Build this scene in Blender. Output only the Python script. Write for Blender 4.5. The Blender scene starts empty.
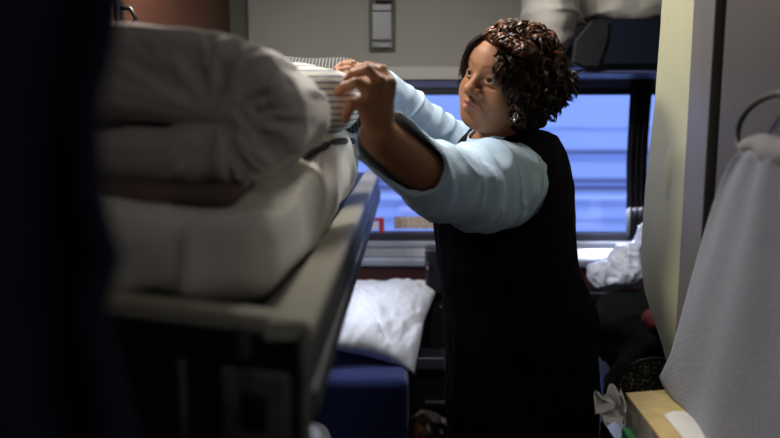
import bpy, bmesh, math, random
import numpy as np
from mathutils import Vector, Matrix
R = math.radians
random.seed(7)
SC = bpy.context.scene
COL = SC.collection

# ------------------------------------------------------------------ camera
CAM_LOC = Vector((0, 0, 1.40)); PITCH = 8.2; YAW = 1.2
cd = bpy.data.cameras.new('camera'); cam = bpy.data.objects.new('camera', cd); COL.objects.link(cam)
cd.lens = 35; cd.sensor_width = 36; cd.clip_start = .02
cam.location = CAM_LOC; cam.rotation_euler = (R(90 - PITCH), 0, R(YAW))
cd.dof.use_dof = True; cd.dof.focus_distance = 1.88; cd.dof.aperture_fstop = 1.7
SC.camera = cam
SC.view_settings.view_transform = 'Standard'; SC.view_settings.look = 'None'
SC.view_settings.exposure = 0.0; SC.view_settings.gamma = 1; SC.view_settings.use_curve_mapping = False
SC.cycles.use_denoising = True
SC.cycles.max_bounces = 8
CAM_M = cam.rotation_euler.to_matrix()

def P(px, py, Y):
    """world point on the plane y=Y seen at photo coordinates"""
    d = CAM_M @ Vector(((px - 390) / 758.3, -(py - 219) / 758.3, -1))
    return CAM_LOC + d * (Y / d.y)
def proj(q):
    v = CAM_M.transposed() @ (Vector(q) - CAM_LOC); return 390 + 758.3 * v.x / -v.z, 219 - 758.3 * v.y / -v.z
# ------------------------------------------------------------------ world (dusk sky) lamps and added fill lights
w = bpy.data.worlds.new('world'); SC.world = w; w.use_nodes = True
w.node_tree.nodes['Background'].inputs[0].default_value = (.25, .39, 1.0, 1)
w.node_tree.nodes['Background'].inputs[1].default_value = 2.4

def area(name, loc, rot, sx, sy, power, color, portal=False, spread=180):
    l = bpy.data.lights.new(name, 'AREA'); l.shape = 'RECTANGLE'; l.size = sx; l.size_y = sy
    l.energy = power; l.color = color; l.spread = R(spread)
    if portal: l.cycles.is_portal = True
    o = bpy.data.objects.new(name, l); COL.objects.link(o); o.location = loc; o.rotation_euler = rot
    return o
area('window_portal', (.25, 3.08, 1.16), (R(-90), 0, 0), 1.8, .64, 1, (1, 1, 1), portal=True)
area('ceiling_lamp_light', (-.44, 1.78, 2.055), (0, R(-12), 0), .16, .30, 14.0, (1.0, .94, .86))
area('aisle_lamp_light', (.18, 1.92, 2.055), (0, 0, 0), .16, .30, 6.5, (1.0, .95, .88))
area('corridor_fill_light', (.30, .10, 2.055), (0, 0, 0), .4, .3, 1.2, (1.0, .96, .92))  # weak fill added from the camera side, has no fixture
area('seat_fill_light', (-.22, 2.45, 1.055), (R(15), 0, 0), .3, .12, 1.6, (.78, .84, 1.0))  # added under the bunk to brighten pillow and sofa, has no fixture
area('chair_fill_light', (.86, 2.93, 1.02), (R(-25), 0, 0), .25, .04, 2.2, (.78, .84, 1.0))  # added only to brighten the plastic bag, has no fixture

# ------------------------------------------------------------------ object helpers
def tag(o, label=None, cat=None, group=None, kind=None):
    if label: o['label'] = label
    if cat: o['category'] = cat
    if group: o['group'] = group
    if kind: o['kind'] = kind
    return o

def link(name, me, m=None, parent=None, smooth=False):
    o = bpy.data.objects.new(name, me); COL.objects.link(o)
    if m is not None and not me.materials: me.materials.append(m)
    if smooth: me.shade_smooth()
    if parent: o.parent = parent; o.matrix_parent_inverse = parent.matrix_world.inverted() if False else Matrix.Translation(-parent.location)
    return o

def thing(name, loc, label, cat, group=None):
    o = bpy.data.objects.new(name, None); COL.objects.link(o); o.location = loc; o.empty_display_size = .05
    return tag(o, label, cat, group)

def frombm(name, bm, m, parent=None, smooth=False):
    bmesh.ops.recalc_face_normals(bm, faces=bm.faces)
    me = bpy.data.meshes.new(name); bm.to_mesh(me); bm.free()
    return link(name, me, m, parent, smooth)

def bbox(bm, x0, x1, y0, y1, z0, z1, bev=0, seg=2, M=None):
    t = bmesh.new(); bmesh.ops.create_cube(t, size=1)
    for v in t.verts:
        v.co = Vector(((x0 + x1) / 2 + v.co.x * (x1 - x0), (y0 + y1) / 2 + v.co.y * (y1 - y0), (z0 + z1) / 2 + v.co.z * (z1 - z0)))
    if bev: bmesh.ops.bevel(t, geom=t.edges[:], offset=bev, segments=seg, affect='EDGES', profile=.5)
    if M: t.transform(M)
    me = bpy.data.meshes.new('t'); t.to_mesh(me); t.free(); bm.from_mesh(me); bpy.data.meshes.remove(me)
    return bm

def box(name, dims, m, parent=None, bev=0, M=None, seg=2):
    return frombm(name, bbox(bmesh.new(), *dims, bev, seg, M), m, parent, smooth=False)

def prism(bm, pts, axis, a0, a1, bev=0, seg=3, M=None):
    t = bmesh.new()
    def mk(p, a):
        return {'x': (a, p[0], p[1]), 'y': (p[0], a, p[1]), 'z': (p[0], p[1], a)}[axis]
    A = [t.verts.new(mk(p, a0)) for p in pts]; B = [t.verts.new(mk(p, a1)) for p in pts]
    t.faces.new(A); t.faces.new(B[::-1]); n = len(pts)
    for i in range(n): t.faces.new((A[i], B[i], B[(i + 1) % n], A[(i + 1) % n]))
    bmesh.ops.recalc_face_normals(t, faces=t.faces)
    if bev: bmesh.ops.bevel(t, geom=[e for f in t.faces if len(f.verts) == n and n != 4 for e in f.edges] or t.edges[:], offset=bev, segments=seg, affect='EDGES')
    if M: t.transform(M)
    me = bpy.data.meshes.new('t'); t.to_mesh(me); t.free(); bm.from_mesh(me); bpy.data.meshes.remove(me)
    return bm

def tube(bm, pts, r, sides=10, closed=False, cap=True):
    pts = [Vector(p) for p in pts]; n = len(pts)
    rr = r if isinstance(r, (list, tuple)) else [r] * n
    rings = []; up = None
    for i, p in enumerate(pts):
        a = pts[(i - 1) % n] if (closed or i) else pts[0]; b = pts[(i + 1) % n] if (closed or i < n - 1) else pts[-1]
        t = (b - a).normalized()
        if up is None: up = t.orthogonal().normalized()
        up = (up - t * up.dot(t)).normalized(); s = t.cross(up)
        rings.append([bm.verts.new(p + (up * math.cos(2 * math.pi * k / sides) + s * math.sin(2 * math.pi * k / sides)) * rr[i]) for k in range(sides)])
    for i in range(n if closed else n - 1):
        A, B = rings[i], rings[(i + 1) % n]
        for k in range(sides): bm.faces.new((A[k], A[(k + 1) % sides], B[(k + 1) % sides], B[k]))
    if cap and not closed: bm.faces.new(rings[0][::-1]); bm.faces.new(rings[-1])
    return bm

def sphere(bm, c, r, seg=16, sc=(1, 1, 1), M=None):
    mat = Matrix.Translation(c) @ (M or Matrix.Identity(4)) @ Matrix.Diagonal((*sc, 1))
    bmesh.ops.create_uvsphere(bm, u_segments=seg, v_segments=seg * 3 // 4, radius=r, matrix=mat); return bm

def cyl(bm, a, b, r, sides=20, r2=None): return tube(bm, [a, b], [r, r if r2 is None else r2], sides)

def sheet(fn, nu, nv, thick):
    """closed cloth mesh from fn(u,v)->Vector, thickness given to the back of it"""
    g = np.array([[fn(u / (nu - 1), v / (nv - 1)) for v in range(nv)] for u in range(nu)], dtype=float)
    du = np.gradient(g, axis=0); dv = np.gradient(g, axis=1)
    n = np.cross(du, dv); n /= np.linalg.norm(n, axis=2, keepdims=True) + 1e-9
    V = np.concatenate([(g + n * thick / 2).reshape(-1, 3), (g - n * thick / 2).reshape(-1, 3)])
    N = nu * nv; F = []
    for i in range(nu - 1):
        for j in range(nv - 1):
            a, b, c, d = i * nv + j, (i + 1) * nv + j, (i + 1) * nv + j + 1, i * nv + j + 1
            F.append((a, b, c, d)); F.append((N + d, N + c, N + b, N + a))
    ring = [i * nv for i in range(nu)] + [(nu - 1) * nv + j for j in range(1, nv)] + [i * nv + nv - 1 for i in range(nu - 2, -1, -1)] + [j for j in range(nv - 2, 0, -1)]
    for k in range(len(ring)):
        a, b = ring[k], ring[(k + 1) % len(ring)]; F.append((b, a, N + a, N + b))
    me = bpy.data.meshes.new('sheet'); me.from_pydata(V.tolist(), [], F); me.update(); return me

# ------------------------------------------------------------------ numpy noise and sdf mesher
def _h(i, j, k, s):
    n = (i * 73856093) ^ (j * 19349663) ^ (k * 83492791) ^ (s * 2654435)
    n = (n ^ (n >> 13)) * 1274126177 & 0x7fffffff
    return ((n ^ (n >> 16)) & 0xffff) / 32767.5 - 1
def noise(p, s=0):
    p = np.asarray(p, float); f = np.floor(p); q = p - f; q = q * q * (3 - 2 * q); i = f.astype(np.int64)
    o = 0
    for a in (0, 1):
        for b in (0, 1):
            for c in (0, 1):
                wgt = (q[:, 0] if a else 1 - q[:, 0]) * (q[:, 1] if b else 1 - q[:, 1]) * (q[:, 2] if c else 1 - q[:, 2])
                o = o + wgt * _h(i[:, 0] + a, i[:, 1] + b, i[:, 2] + c, s)
    return o
def N1(x, s=0): return float(noise(np.array([[x, s * 3.7, .5]]), s)[0])

class Cap:     # tapered capsule, optional flattening is done with Ell
    def __init__(s, a, b, ra, rb=None, k=.02, op='u'):
        s.a = np.array(a, float); s.b = np.array(b, float); s.ra = ra; s.rb = ra if rb is None else rb; s.k = k; s.op = op
        s.c = (s.a + s.b) / 2; s.R = np.linalg.norm(s.a - s.b) / 2 + max(s.ra, s.rb)
    def d(s, p):
        ab = s.b - s.a; L = ab @ ab + 1e-12
        t = np.clip((p - s.a) @ ab / L, 0, 1)
        return np.linalg.norm(p - s.a - t[:, None] * ab, axis=1) - (s.ra + (s.rb - s.ra) * t)
class Ell:
    def __init__(s, c, r, M=None, k=.02, op='u'):
        s.c = np.array(c, float); s.r = np.array(r, float); s.M = np.eye(3) if M is None else np.array(M); s.k = k; s.op = op; s.R = max(r)
    def d(s, p):
        q = (p - s.c) @ s.M           # columns of M are the local axes
        k0 = np.linalg.norm(q / s.r, axis=1); k1 = np.linalg.norm(q / s.r ** 2, axis=1) + 1e-9
        return np.where(k0 < .3, (k0 - 1) * s.r.min(), k0 * (k0 - 1) / k1)
class Bx:
    def __init__(s, c, h, rad=.01, M=None, k=.01, op='u'):
        s.c = np.array(c, float); s.h = np.array(h, float); s.rad = rad; s.M = np.eye(3) if M is None else np.array(M); s.k = k; s.op = op
        s.R = float(np.linalg.norm(s.h))
    def d(s, p):
        q = np.abs((p - s.c) @ s.M) - (s.h - s.rad)
        return np.linalg.norm(np.maximum(q, 0), axis=1) + np.minimum(q.max(axis=1), 0) - s.rad
class Fn:
    def __init__(s, fn, c, Rr, k=.01, op='u'): s.fn = fn; s.c = np.array(c, float); s.R = Rr; s.k = k; s.op = op
    def d(s, p): return s.fn(p)

def combine(prims, p, cull=True, disp=None):
    d = np.full(len(p), 1e3)
    lo, hi = p.min(0), p.max(0)
    for s in prims:
        if cull:
            gap = np.linalg.norm(np.maximum(np.maximum(lo - s.c, s.c - hi), 0)) - s.R
            if gap > .05 + s.k: continue
        e = s.d(p)
        if s.op == 'u':
            h = np.maximum(s.k - np.abs(d - e), 0) / s.k; d = np.minimum(d, e) - h * h * s.k * .25
        elif s.op == 's':
            h = np.maximum(s.k - np.abs(d + e), 0) / s.k; d = np.maximum(d, -e) + h * h * s.k * .25
        else:
            d = np.maximum(d, e)
    if disp is not None: d = d + disp(p)
    return d

def mesh_sdf(prims, vox, disp=None, name='m'):
    U = [s for s in prims if s.op == 'u']
    lo = np.min([s.c - s.R for s in U], axis=0) - .03; hi = np.max([s.c + s.R for s in U], axis=0) + .03
    B = 8; bs = B * vox
    nb = np.ceil((hi - lo) / bs).astype(int) + 1
    g = np.stack(np.meshgrid(*[np.arange(n) for n in nb], indexing='ij'), -1).reshape(-1, 3)
    cen = lo + (g + .5) * bs
    dc = np.concatenate([combine(prims, c, False, disp) for c in np.array_split(cen, max(1, len(cen) // 50000))])
    g = g[np.abs(dc) < bs * 1.45]
    off = np.stack(np.meshgrid(*[np.arange(B + 1)] * 3, indexing='ij'), -1)
    dims = nb * B + 4
    keyf = lambda c: (c[..., 0] * dims[1] + c[..., 1]) * dims[2] + c[..., 2]
    VK = []; VP = []; EK = []
    for ch in np.array_split(g, max(1, len(g) // 48)):
        idx = ch[:, None, None, None, :] * B + off[None]
        pts = lo + idx.reshape(-1, 3) * vox
        v = combine(prims, pts, True, disp).reshape(len(ch), B + 1, B + 1, B + 1)
        sg = v < 0
        cor = [(a, b, c) for a in (0, 1) for b in (0, 1) for c in (0, 1)]
        cs = sum(sg[:, a:a + B, b:b + B, c:c + B].astype(np.int8) for a, b, c in cor)
        m = np.argwhere((cs > 0) & (cs < 8))
        if len(m):
            cv = np.stack([v[m[:, 0], m[:, 1] + a, m[:, 2] + b, m[:, 3] + c] for a, b, c in cor], 1)
            acc = np.zeros((len(m), 3)); cnt = np.zeros(len(m))
            for i, ci in enumerate(cor):
                for j, cj in enumerate(cor):
                    if j > i and sum(abs(x - y) for x, y in zip(ci, cj)) == 1:
                        x = (cv[:, i] < 0) != (cv[:, j] < 0)
                        t = cv[:, i] / np.where(x, cv[:, i] - cv[:, j], 1)
                        pt = np.array(ci) + t[:, None] * (np.array(cj) - np.array(ci))
                        acc += pt * x[:, None]; cnt += x
            cell = ch[m[:, 0]] * B + m[:, 1:]
            VK.append(keyf(cell)); VP.append(lo + (cell + acc / cnt[:, None]) * vox)
        for a in range(3):
            sl1 = [slice(None), slice(0, B), slice(0, B), slice(0, B)]; sl2 = list(sl1); sl2[a + 1] = slice(1, B + 1)
            A_, B_ = sg[tuple(sl1)], sg[tuple(sl2)]
            m = np.argwhere(A_ != B_)
            if len(m): EK.append((np.full(len(m), a), ch[m[:, 0]] * B + m[:, 1:], A_[tuple(m.T)]))
    K = np.concatenate(VK); V = np.concatenate(VP); o = np.argsort(K); K = K[o]; V = V[o]
    F = []
    for a in range(3):
        c = np.concatenate([e[1] for e in EK if e[0][0] == a]); s = np.concatenate([e[2] for e in EK if e[0][0] == a])
        b1 = np.zeros(3, int); b1[(a + 1) % 3] = 1; c1 = np.zeros(3, int); c1[(a + 2) % 3] = 1
        q = np.stack([keyf(c), keyf(c - b1), keyf(c - b1 - c1), keyf(c - c1)], 1)
        ix = np.clip(np.searchsorted(K, q), 0, len(K) - 1); ok = (K[ix] == q).all(1)
        ix = ix[ok]; s = s[ok]
        ix[~s] = ix[~s][:, ::-1]; F.append(ix)
    F = np.concatenate(F)
    me = bpy.data.meshes.new(name)
    me.vertices.add(len(V)); me.vertices.foreach_set('co', V.astype(np.float32).ravel())
    me.loops.add(F.size); me.loops.foreach_set('vertex_index', F.astype(np.int32).ravel())
    me.polygons.add(len(F)); me.polygons.foreach_set('loop_start', np.arange(0, F.size, 4, dtype=np.int32))
    me.update(calc_edges=True); me.validate(); me.shade_smooth()
    return me

def verts_np(me):
    a = np.empty(len(me.vertices) * 3, np.float32); me.vertices.foreach_get('co', a); return a.reshape(-1, 3).astype(float)
def vcol(me, rgb, name='Col'):
    at = me.color_attributes.new(name, 'FLOAT_COLOR', 'POINT')
    at.data.foreach_set('color', np.concatenate([rgb, np.ones((len(rgb), 1))], 1).astype(np.float32).ravel())

# ------------------------------------------------------------------ materials
def mat(name, color, rough=.6, metal=0, spec=.5, bump=0, bscale=60, sheen=0, noise_amt=0, nscale=8, attr=None, stretch=(1, 1, 1), coat=0, trans=0):
    m = bpy.data.materials.new(name); m.use_nodes = True; nt = m.node_tree; b = nt.nodes['Principled BSDF']
    b.inputs['Base Color'].default_value = (*color, 1); b.inputs['Roughness'].default_value = rough
    b.inputs['Metallic'].default_value = metal; b.inputs['Specular IOR Level'].default_value = spec
    b.inputs['Coat Weight'].default_value = coat
    if trans: b.inputs['Transmission Weight'].default_value = trans
    if sheen: b.inputs['Sheen Weight'].default_value = sheen
    tc = nt.nodes.new('ShaderNodeTexCoord'); mp = nt.nodes.new('ShaderNodeMapping'); mp.inputs['Scale'].default_value = stretch
    nt.links.new(tc.outputs['Object'], mp.inputs['Vector'])
    if bump:
        n = nt.nodes.new('ShaderNodeTexNoise'); n.inputs['Scale'].default_value = bscale; n.inputs['Detail'].default_value = 6
        bp = nt.nodes.new('ShaderNodeBump'); bp.inputs['Strength'].default_value = bump; bp.inputs['Distance'].default_value = .01
        nt.links.new(mp.outputs[0], n.inputs['Vector']); nt.links.new(n.outputs['Fac'], bp.inputs['Height']); nt.links.new(bp.outputs[0], b.inputs['Normal'])
    if attr:
        a = nt.nodes.new('ShaderNodeAttribute'); a.attribute_name = attr; nt.links.new(a.outputs['Color'], b.inputs['Base Color'])
    elif noise_amt:
        n2 = nt.nodes.new('ShaderNodeTexNoise'); n2.inputs['Scale'].default_value = nscale; n2.inputs['Detail'].default_value = 5
        cr = nt.nodes.new('ShaderNodeValToRGB')
        cr.color_ramp.elements[0].position = .3; cr.color_ramp.elements[1].position = .7
        cr.color_ramp.elements[0].color = (*[c * (1 - noise_amt) for c in color], 1); cr.color_ramp.elements[1].color = (*[min(1, c * (1 + noise_amt)) for c in color], 1)
        nt.links.new(mp.outputs[0], n2.inputs['Vector']); nt.links.new(n2.outputs['Fac'], cr.inputs[0]); nt.links.new(cr.outputs[0], b.inputs['Base Color'])
    return m

def stripe_mat(name, base, line, axis, period, duty, rough=.8, warp=.004):
    m = mat(name, base, rough, bump=.25, bscale=90); nt = m.node_tree; b = nt.nodes['Principled BSDF']
    tc = nt.nodes.new('ShaderNodeTexCoord'); sp = nt.nodes.new('ShaderNodeSeparateXYZ'); nt.links.new(tc.outputs['Object'], sp.inputs[0])
    md = nt.nodes.new('ShaderNodeMath'); md.operation = 'PINGPONG'; md.inputs[1].default_value = period / 2
    nt.links.new(sp.outputs[axis], md.inputs[0])
    lt = nt.nodes.new('ShaderNodeMath'); lt.operation = 'LESS_THAN'; lt.inputs[1].default_value = period / 2 * duty
    nt.links.new(md.outputs[0], lt.inputs[0])
    mx = nt.nodes.new('ShaderNodeMix'); mx.data_type = 'RGBA'
    mx.inputs[6].default_value = (*base, 1); mx.inputs[7].default_value = (*line, 1)
    nt.links.new(lt.outputs[0], mx.inputs[0]); nt.links.new(mx.outputs[2], b.inputs['Base Color']); return m

M = dict(
    grey_wall=mat('grey_laminate', (.29, .28, .26), .55, bump=.06, bscale=220, noise_amt=.04, nscale=3),
    ledge=mat('pale_ledge', (.46, .45, .43), .45, bump=.05, bscale=150),
    rust=mat('rust_laminate', (.062, .017, .005), .6, noise_amt=.12, nscale=4, bump=.08, bscale=120),
    corner=mat('dark_corner_trim', (.06, .062, .05), .5, bump=.05),
    ceiling=mat('ceiling_panel', (.42, .41, .38), .7, bump=.05),
    floor=mat('dark_carpet', (.03, .03, .045), .95, bump=.6, bscale=300, noise_amt=.3, nscale=120),
    cream=mat('cream_fibreglass', (.45, .44, .29), .55, bump=.03, bscale=14, noise_amt=.05, nscale=5),
    frame_grey=mat('door_frame_grey', (.15, .143, .14), .4, bump=.04),
    door_grey=mat('door_laminate', (.088, .080, .077), .5, bump=.06, bscale=160, noise_amt=.05, nscale=5),
    gap=mat('black_rubber', (.008, .008, .009), .7, bump=.1),
    alu=mat('brushed_aluminium', (.62, .60, .55), .34, metal=.9, bump=.05, bscale=200, stretch=(1, .05, 1)),
    rail=mat('satin_bunk_rail', (.55, .53, .43), .5, metal=.25, bump=.04, bscale=160, stretch=(1, .06, 1)),
    railside=mat('blue_grey_bunk_side', (.075, .082, .075), .45, metal=.2, bump=.015, bscale=60),
    sidelip=mat('grey_bunk_lip', (.06, .068, .068), .5, bump=.03),
    chrome=mat('chrome', (.75, .75, .75), .15, metal=1, bump=.01),
    bunkend=mat('black_bunk_end', (.012, .011, .012), .55, bump=.08, bscale=90),
    plate=mat('grey_metal_plate', (.22, .21, .20), .5, metal=.4, bump=.12, bscale=40, noise_amt=.4, nscale=30),
    duvet=mat('white_duvet_cotton', (.66, .62, .59), .9, bump=.22, bscale=26, sheen=.2),
    duvet_low=mat('cream_comforter_cotton', (.80, .77, .69), .9, bump=.22, bscale=24, sheen=.2),
    sheetwhite=mat('white_pillow_cotton', (.80, .81, .84), .85, bump=.25, bscale=22, sheen=.2),
    brown=mat('brown_blanket_wool', (.17, .12, .095), .95, bump=.4, bscale=80),
    quilt=mat('off_white_quilt', (.50, .48, .44), .9, bump=.3, bscale=22),
    strap=mat('charcoal_webbing', (.03, .03, .033), .7, bump=.3, bscale=240),
    navy_seat=mat('blue_seat_fabric', (.008, .024, .15), .85, bump=.35, bscale=260, sheen=.3, noise_amt=.12, nscale=60),
    navy_curt=mat('navy_curtain', (.004, .010, .034), .9, bump=.4, bscale=150),
    blk_curt=mat('black_curtain', (.010, .010, .016), .9, bump=.4, bscale=150),
    navy_pad=mat('navy_vinyl', (.006, .009, .025), .42, bump=.12, bscale=70),
    navy_end=mat('charcoal_padding', (.009, .010, .014), .5, bump=.15, bscale=70),
    gasket=mat('black_gasket', (.012, .012, .02), .5, bump=.05),
    strip_blue=mat('dark_window_valance', (.07, .08, .20), .4, bump=.05),
    sill=mat('metal_sill', (.32, .34, .39), .55, metal=.5, bump=.03),
    maroon=mat('maroon_laminate', (.06, .012, .010), .5, bump=.05, noise_amt=.1),
    black=mat('black_plastic', (.012, .012, .014), .35, bump=.05),
    smoke=mat('smoked_plastic', (.014, .014, .017), .5, bump=.03),
    steel=mat('dull_steel', (.4, .4, .42), .35, metal=.9, bump=.05),
    red=mat('red_plastic', (.55, .02, .02), .4, bump=.03),
    towel=mat('grey_white_terry', (.29, .31, .38), .95, bump=.7, bscale=300, sheen=.3),
    towelband=mat('beige_towel_hem', (.27, .26, .27), .9, bump=.5, bscale=300),
    kraft=mat('tan_box_board', (.62, .47, .20), .75, bump=.1, noise_amt=.14, nscale=26),
    boxside=mat('printed_box_side', (.36, .33, .28), .7, bump=.05, noise_amt=.35, nscale=40),
    paper=mat('white_paper', (.80, .78, .74), .8, bump=.3, bscale=50),
    green=mat('green_carton', (.05, .32, .08), .5, bump=.05),
    black_cloth=mat('black_jacket_cloth', (.004, .006, .0055), .9, spec=.2, bump=.4, bscale=60),
    red_cloth=mat('dark_red_cloth', (.12, .008, .010), .75, bump=.4, bscale=60),
    bagplastic=mat('white_bag_plastic', (.72, .78, .95), .3, bump=.5, bscale=45, coat=.3),
    vest=mat('navy_black_vest_wool', (.0035, .0042, .0085), .9, spec=.12, bump=.25, bscale=220),
    shirt=mat('light_blue_shirt_cotton', (.48, .65, .82), .8, bump=.18, bscale=30, sheen=.15),
    trousers=mat('black_trouser_cloth', (.007, .008, .013), .85, bump=.2, bscale=200),
    shoe=mat('black_shoe_leather', (.01, .01, .01), .35, bump=.1),
    skin=mat('brown_skin', (.2, .1, .06), .5, spec=.38, attr='Col', bump=.06, bscale=220),
    nail=mat('fingernail', (.30, .15, .11), .3, bump=.01),
    hair=mat('dark_auburn_hair', (.03, .012, .006), .30, attr='Col', spec=.45),
    latchgrey=mat('latch_grey_metal', (.20, .21, .23), .4, metal=.5, bump=.05, bscale=80),
    hairmass=mat('matte_hair', (.012, .006, .004), .85, attr='Col', spec=.1, bump=.6, bscale=90),
    eye=mat('eyeball', (.5, .46, .42), .15, attr='Col', coat=.5),
    gold=mat('silver_earring', (.8, .78, .72), .2, metal=1, bump=.01),
    lampglass=mat('lamp_diffuser', (.9, .88, .8), .5, bump=.01),
    ground=mat('trackbed_ballast', (.18, .18, .19), .95, bump=.6, bscale=60, noise_amt=.3, nscale=40),
    rc_body=mat('pale_railcar_paint', (.60, .62, .66), .5, noise_amt=.03, nscale=1.0, bump=.02),
    rc_light=mat('white_railcar_band', (.85, .85, .88), .5, bump=.02),
    rc_pink=mat('pink_white_band', (.86, .70, .74), .5, bump=.02),
    rc_dark=mat('dark_railcar_rib', (.16, .11, .14), .6, bump=.02),
    rc_mid=mat('blue_grey_railcar_band', (.36, .40, .50), .5, bump=.02),
)
M['skin'].node_tree.nodes['Principled BSDF'].inputs['Subsurface Weight'].default_value = .06
M['skin'].node_tree.nodes['Principled BSDF'].inputs['Subsurface Radius'].default_value = (.008, .003, .0015)
# clear pane
gm = bpy.data.materials.new('window_glass'); gm.use_nodes = True; nt = gm.node_tree; nt.nodes.clear()
o_ = nt.nodes.new('ShaderNodeOutputMaterial'); mx = nt.nodes.new('ShaderNodeMixShader'); tr = nt.nodes.new('ShaderNodeBsdfTransparent'); gl = nt.nodes.new('ShaderNodeBsdfGlossy')
tr.inputs[0].default_value = (.96, .97, 1, 1); gl.inputs['Roughness'].default_value = .02
fr = nt.nodes.new('ShaderNodeFresnel'); fr.inputs[0].default_value = 1.45
nt.links.new(fr.outputs[0], mx.inputs[0]); nt.links.new(tr.outputs[0], mx.inputs[1]); nt.links.new(gl.outputs[0], mx.inputs[2]); nt.links.new(mx.outputs[0], o_.inputs[0])
M['glass'] = gm
M['tick'] = stripe_mat('blue_ticking', (.66, .64, .58), (.09, .11, .19), 2, .0115, .27)
M['pin'] = stripe_mat('charcoal_pinstripe', (.022, .024, .028), (.15, .15, .14), 0, .0085, .28)
# speckled black
m = mat('black_speckled', (.01, .01, .01), .4, bump=.3, bscale=200); nt = m.node_tree; b = nt.nodes['Principled BSDF']
vo = nt.nodes.new('ShaderNodeTexNoise'); vo.inputs['Scale'].default_value = 170; cr = nt.nodes.new('ShaderNodeValToRGB')
cr.color_ramp.elements[0].position = .54; cr.color_ramp.elements[0].color = (.035, .033, .028, 1); cr.color_ramp.elements[1].position = .72; cr.color_ramp.elements[1].color = (.6, .56, .42, 1)
tc = nt.nodes.new('ShaderNodeTexCoord'); nt.links.new(tc.outputs['Object'], vo.inputs['Vector']); nt.links.new(vo.outputs['Fac'], cr.inputs[0]); nt.links.new(cr.outputs[0], b.inputs['Base Color'])
M['speck'] = m
# perforated metal
m = mat('perforated_metal', (.5, .52, .58), .4, metal=.6); nt = m.node_tree; b = nt.nodes['Principled BSDF']
tc = nt.nodes.new('ShaderNodeTexCoord'); vo = nt.nodes.new('ShaderNodeTexVoronoi'); vo.inputs['Scale'].default_value = 70; vo.inputs['Randomness'].default_value = 0
cr = nt.nodes.new('ShaderNodeValToRGB'); cr.color_ramp.elements[0].position = .28; cr.color_ramp.elements[0].color = (.03, .03, .05, 1); cr.color_ramp.elements[1].position = .34; cr.color_ramp.elements[1].color = (.55, .57, .64, 1)
nt.links.new(tc.outputs['Object'], vo.inputs['Vector']); nt.links.new(vo.outputs['Distance'], cr.inputs[0]); nt.links.new(cr.outputs[0], b.inputs['Base Color'])
M['perf'] = m
# small-print label: pale green with rows of red print too small to read
m = mat('label_print', (.55, .62, .50), .6); nt = m.node_tree; b = nt.nodes['Principled BSDF']
tc = nt.nodes.new('ShaderNodeTexCoord'); mp = nt.nodes.new('ShaderNodeMapping'); mp.inputs['Scale'].default_value = (110, 1, 160)
no = nt.nodes.new('ShaderNodeTexNoise'); no.inputs['Scale'].default_value = 1; no.inputs['Detail'].default_value = 1
wv = nt.nodes.new('ShaderNodeTexNoise'); wv.inputs['Scale'].default_value = 16; wv.inputs['Detail'].default_value = 0
cr = nt.nodes.new('ShaderNodeValToRGB'); cr.color_ramp.elements[0].position = .47; cr.color_ramp.elements[0].color = (.52, .60, .50, 1); cr.color_ramp.elements[1].position = .53; cr.color_ramp.elements[1].color = (.50, .22, .18, 1)
nt.links.new(tc.outputs['Object'], mp.inputs['Vector']); nt.links.new(mp.outputs[0], no.inputs['Vector']); nt.links.new(no.outputs['Fac'], cr.inputs[0]); nt.links.new(cr.outputs[0], b.inputs['Base Color'])
M['print'] = m

# ------------------------------------------------------------------ room shell
def struct(name, bm, m, smooth=False): return tag(frombm(name, bm, m, None, smooth), kind='structure')
XL, XR, YB, YW, ZC = -.66, 1.25, -.95, 3.0, 2.08
struct('floor', bbox(bmesh.new(), XL - .05, XR + .05, YB - .05, YW + .1, -.06, 0), M['floor'])
struct('ceiling', bbox(bmesh.new(), XL - .05, XR + .05, YB - .05, YW + .1, ZC, ZC + .05), M['ceiling'])
struct('wall_left', bbox(bmesh.new(), XL - .05, XL, YB, YW, 0, ZC), M['rust'])
struct('wall_right', bbox(bmesh.new(), XR, XR + .05, YB, YW, 0, ZC), M['grey_wall'])
struct('wall_behind', bbox(bmesh.new(), XL - .05, XR + .05, YB - .05, YB, 0, ZC), M['grey_wall'])
WZ0 = P(520, 238, YW).z; WZ1 = P(520, 94, YW).z; WX0, WX1 = -.60, 1.0
bm = bmesh.new()
bbox(bm, XL, XR, YW, YW + .1, WZ1, ZC); bbox(bm, XL, XR, YW, YW + .1, 0, WZ0)
bbox(bm, XL, WX0, YW, YW + .1, WZ0, WZ1); bbox(bm, WX1, XR, YW, YW + .1, WZ0, WZ1)
struct('wall_far', bm, M['grey_wall'])
bm = bmesh.new()
prism(bm, [(XL, 2.90), (XL + .05, 2.935), (XL + .05, YW), (XL, YW)], 'z', 1.25, ZC)
struct('trim_1', bm, M['corner'])
# window 1: frame, gaskets, valance, sill and panes
WY = YW
win = tag(frombm('window_1', bbox(bmesh.new(), WX0, WX1, WY + .055, WY + .062, WZ0, WZ1), M['glass']), kind='structure')
zv = lambda y, Y=YW: P(520, y, Y).z
box('window_frame', (WX0, WX1, WY - .015, WY + .05, WZ1 - .004, zv(80)), M['gasket'], win, .004)
box('valance_strip', (WX0, WX1, WY - .022, WY - .014, zv(88), zv(80)), M['strip_blue'], win, .002)
bm = bmesh.new(); bbox(bm, WX0, WX1, WY - .012, WY + .05, WZ0 - .012, zv(233), .003)
frombm('lower_gasket', bm, M['gasket'], win)
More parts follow.
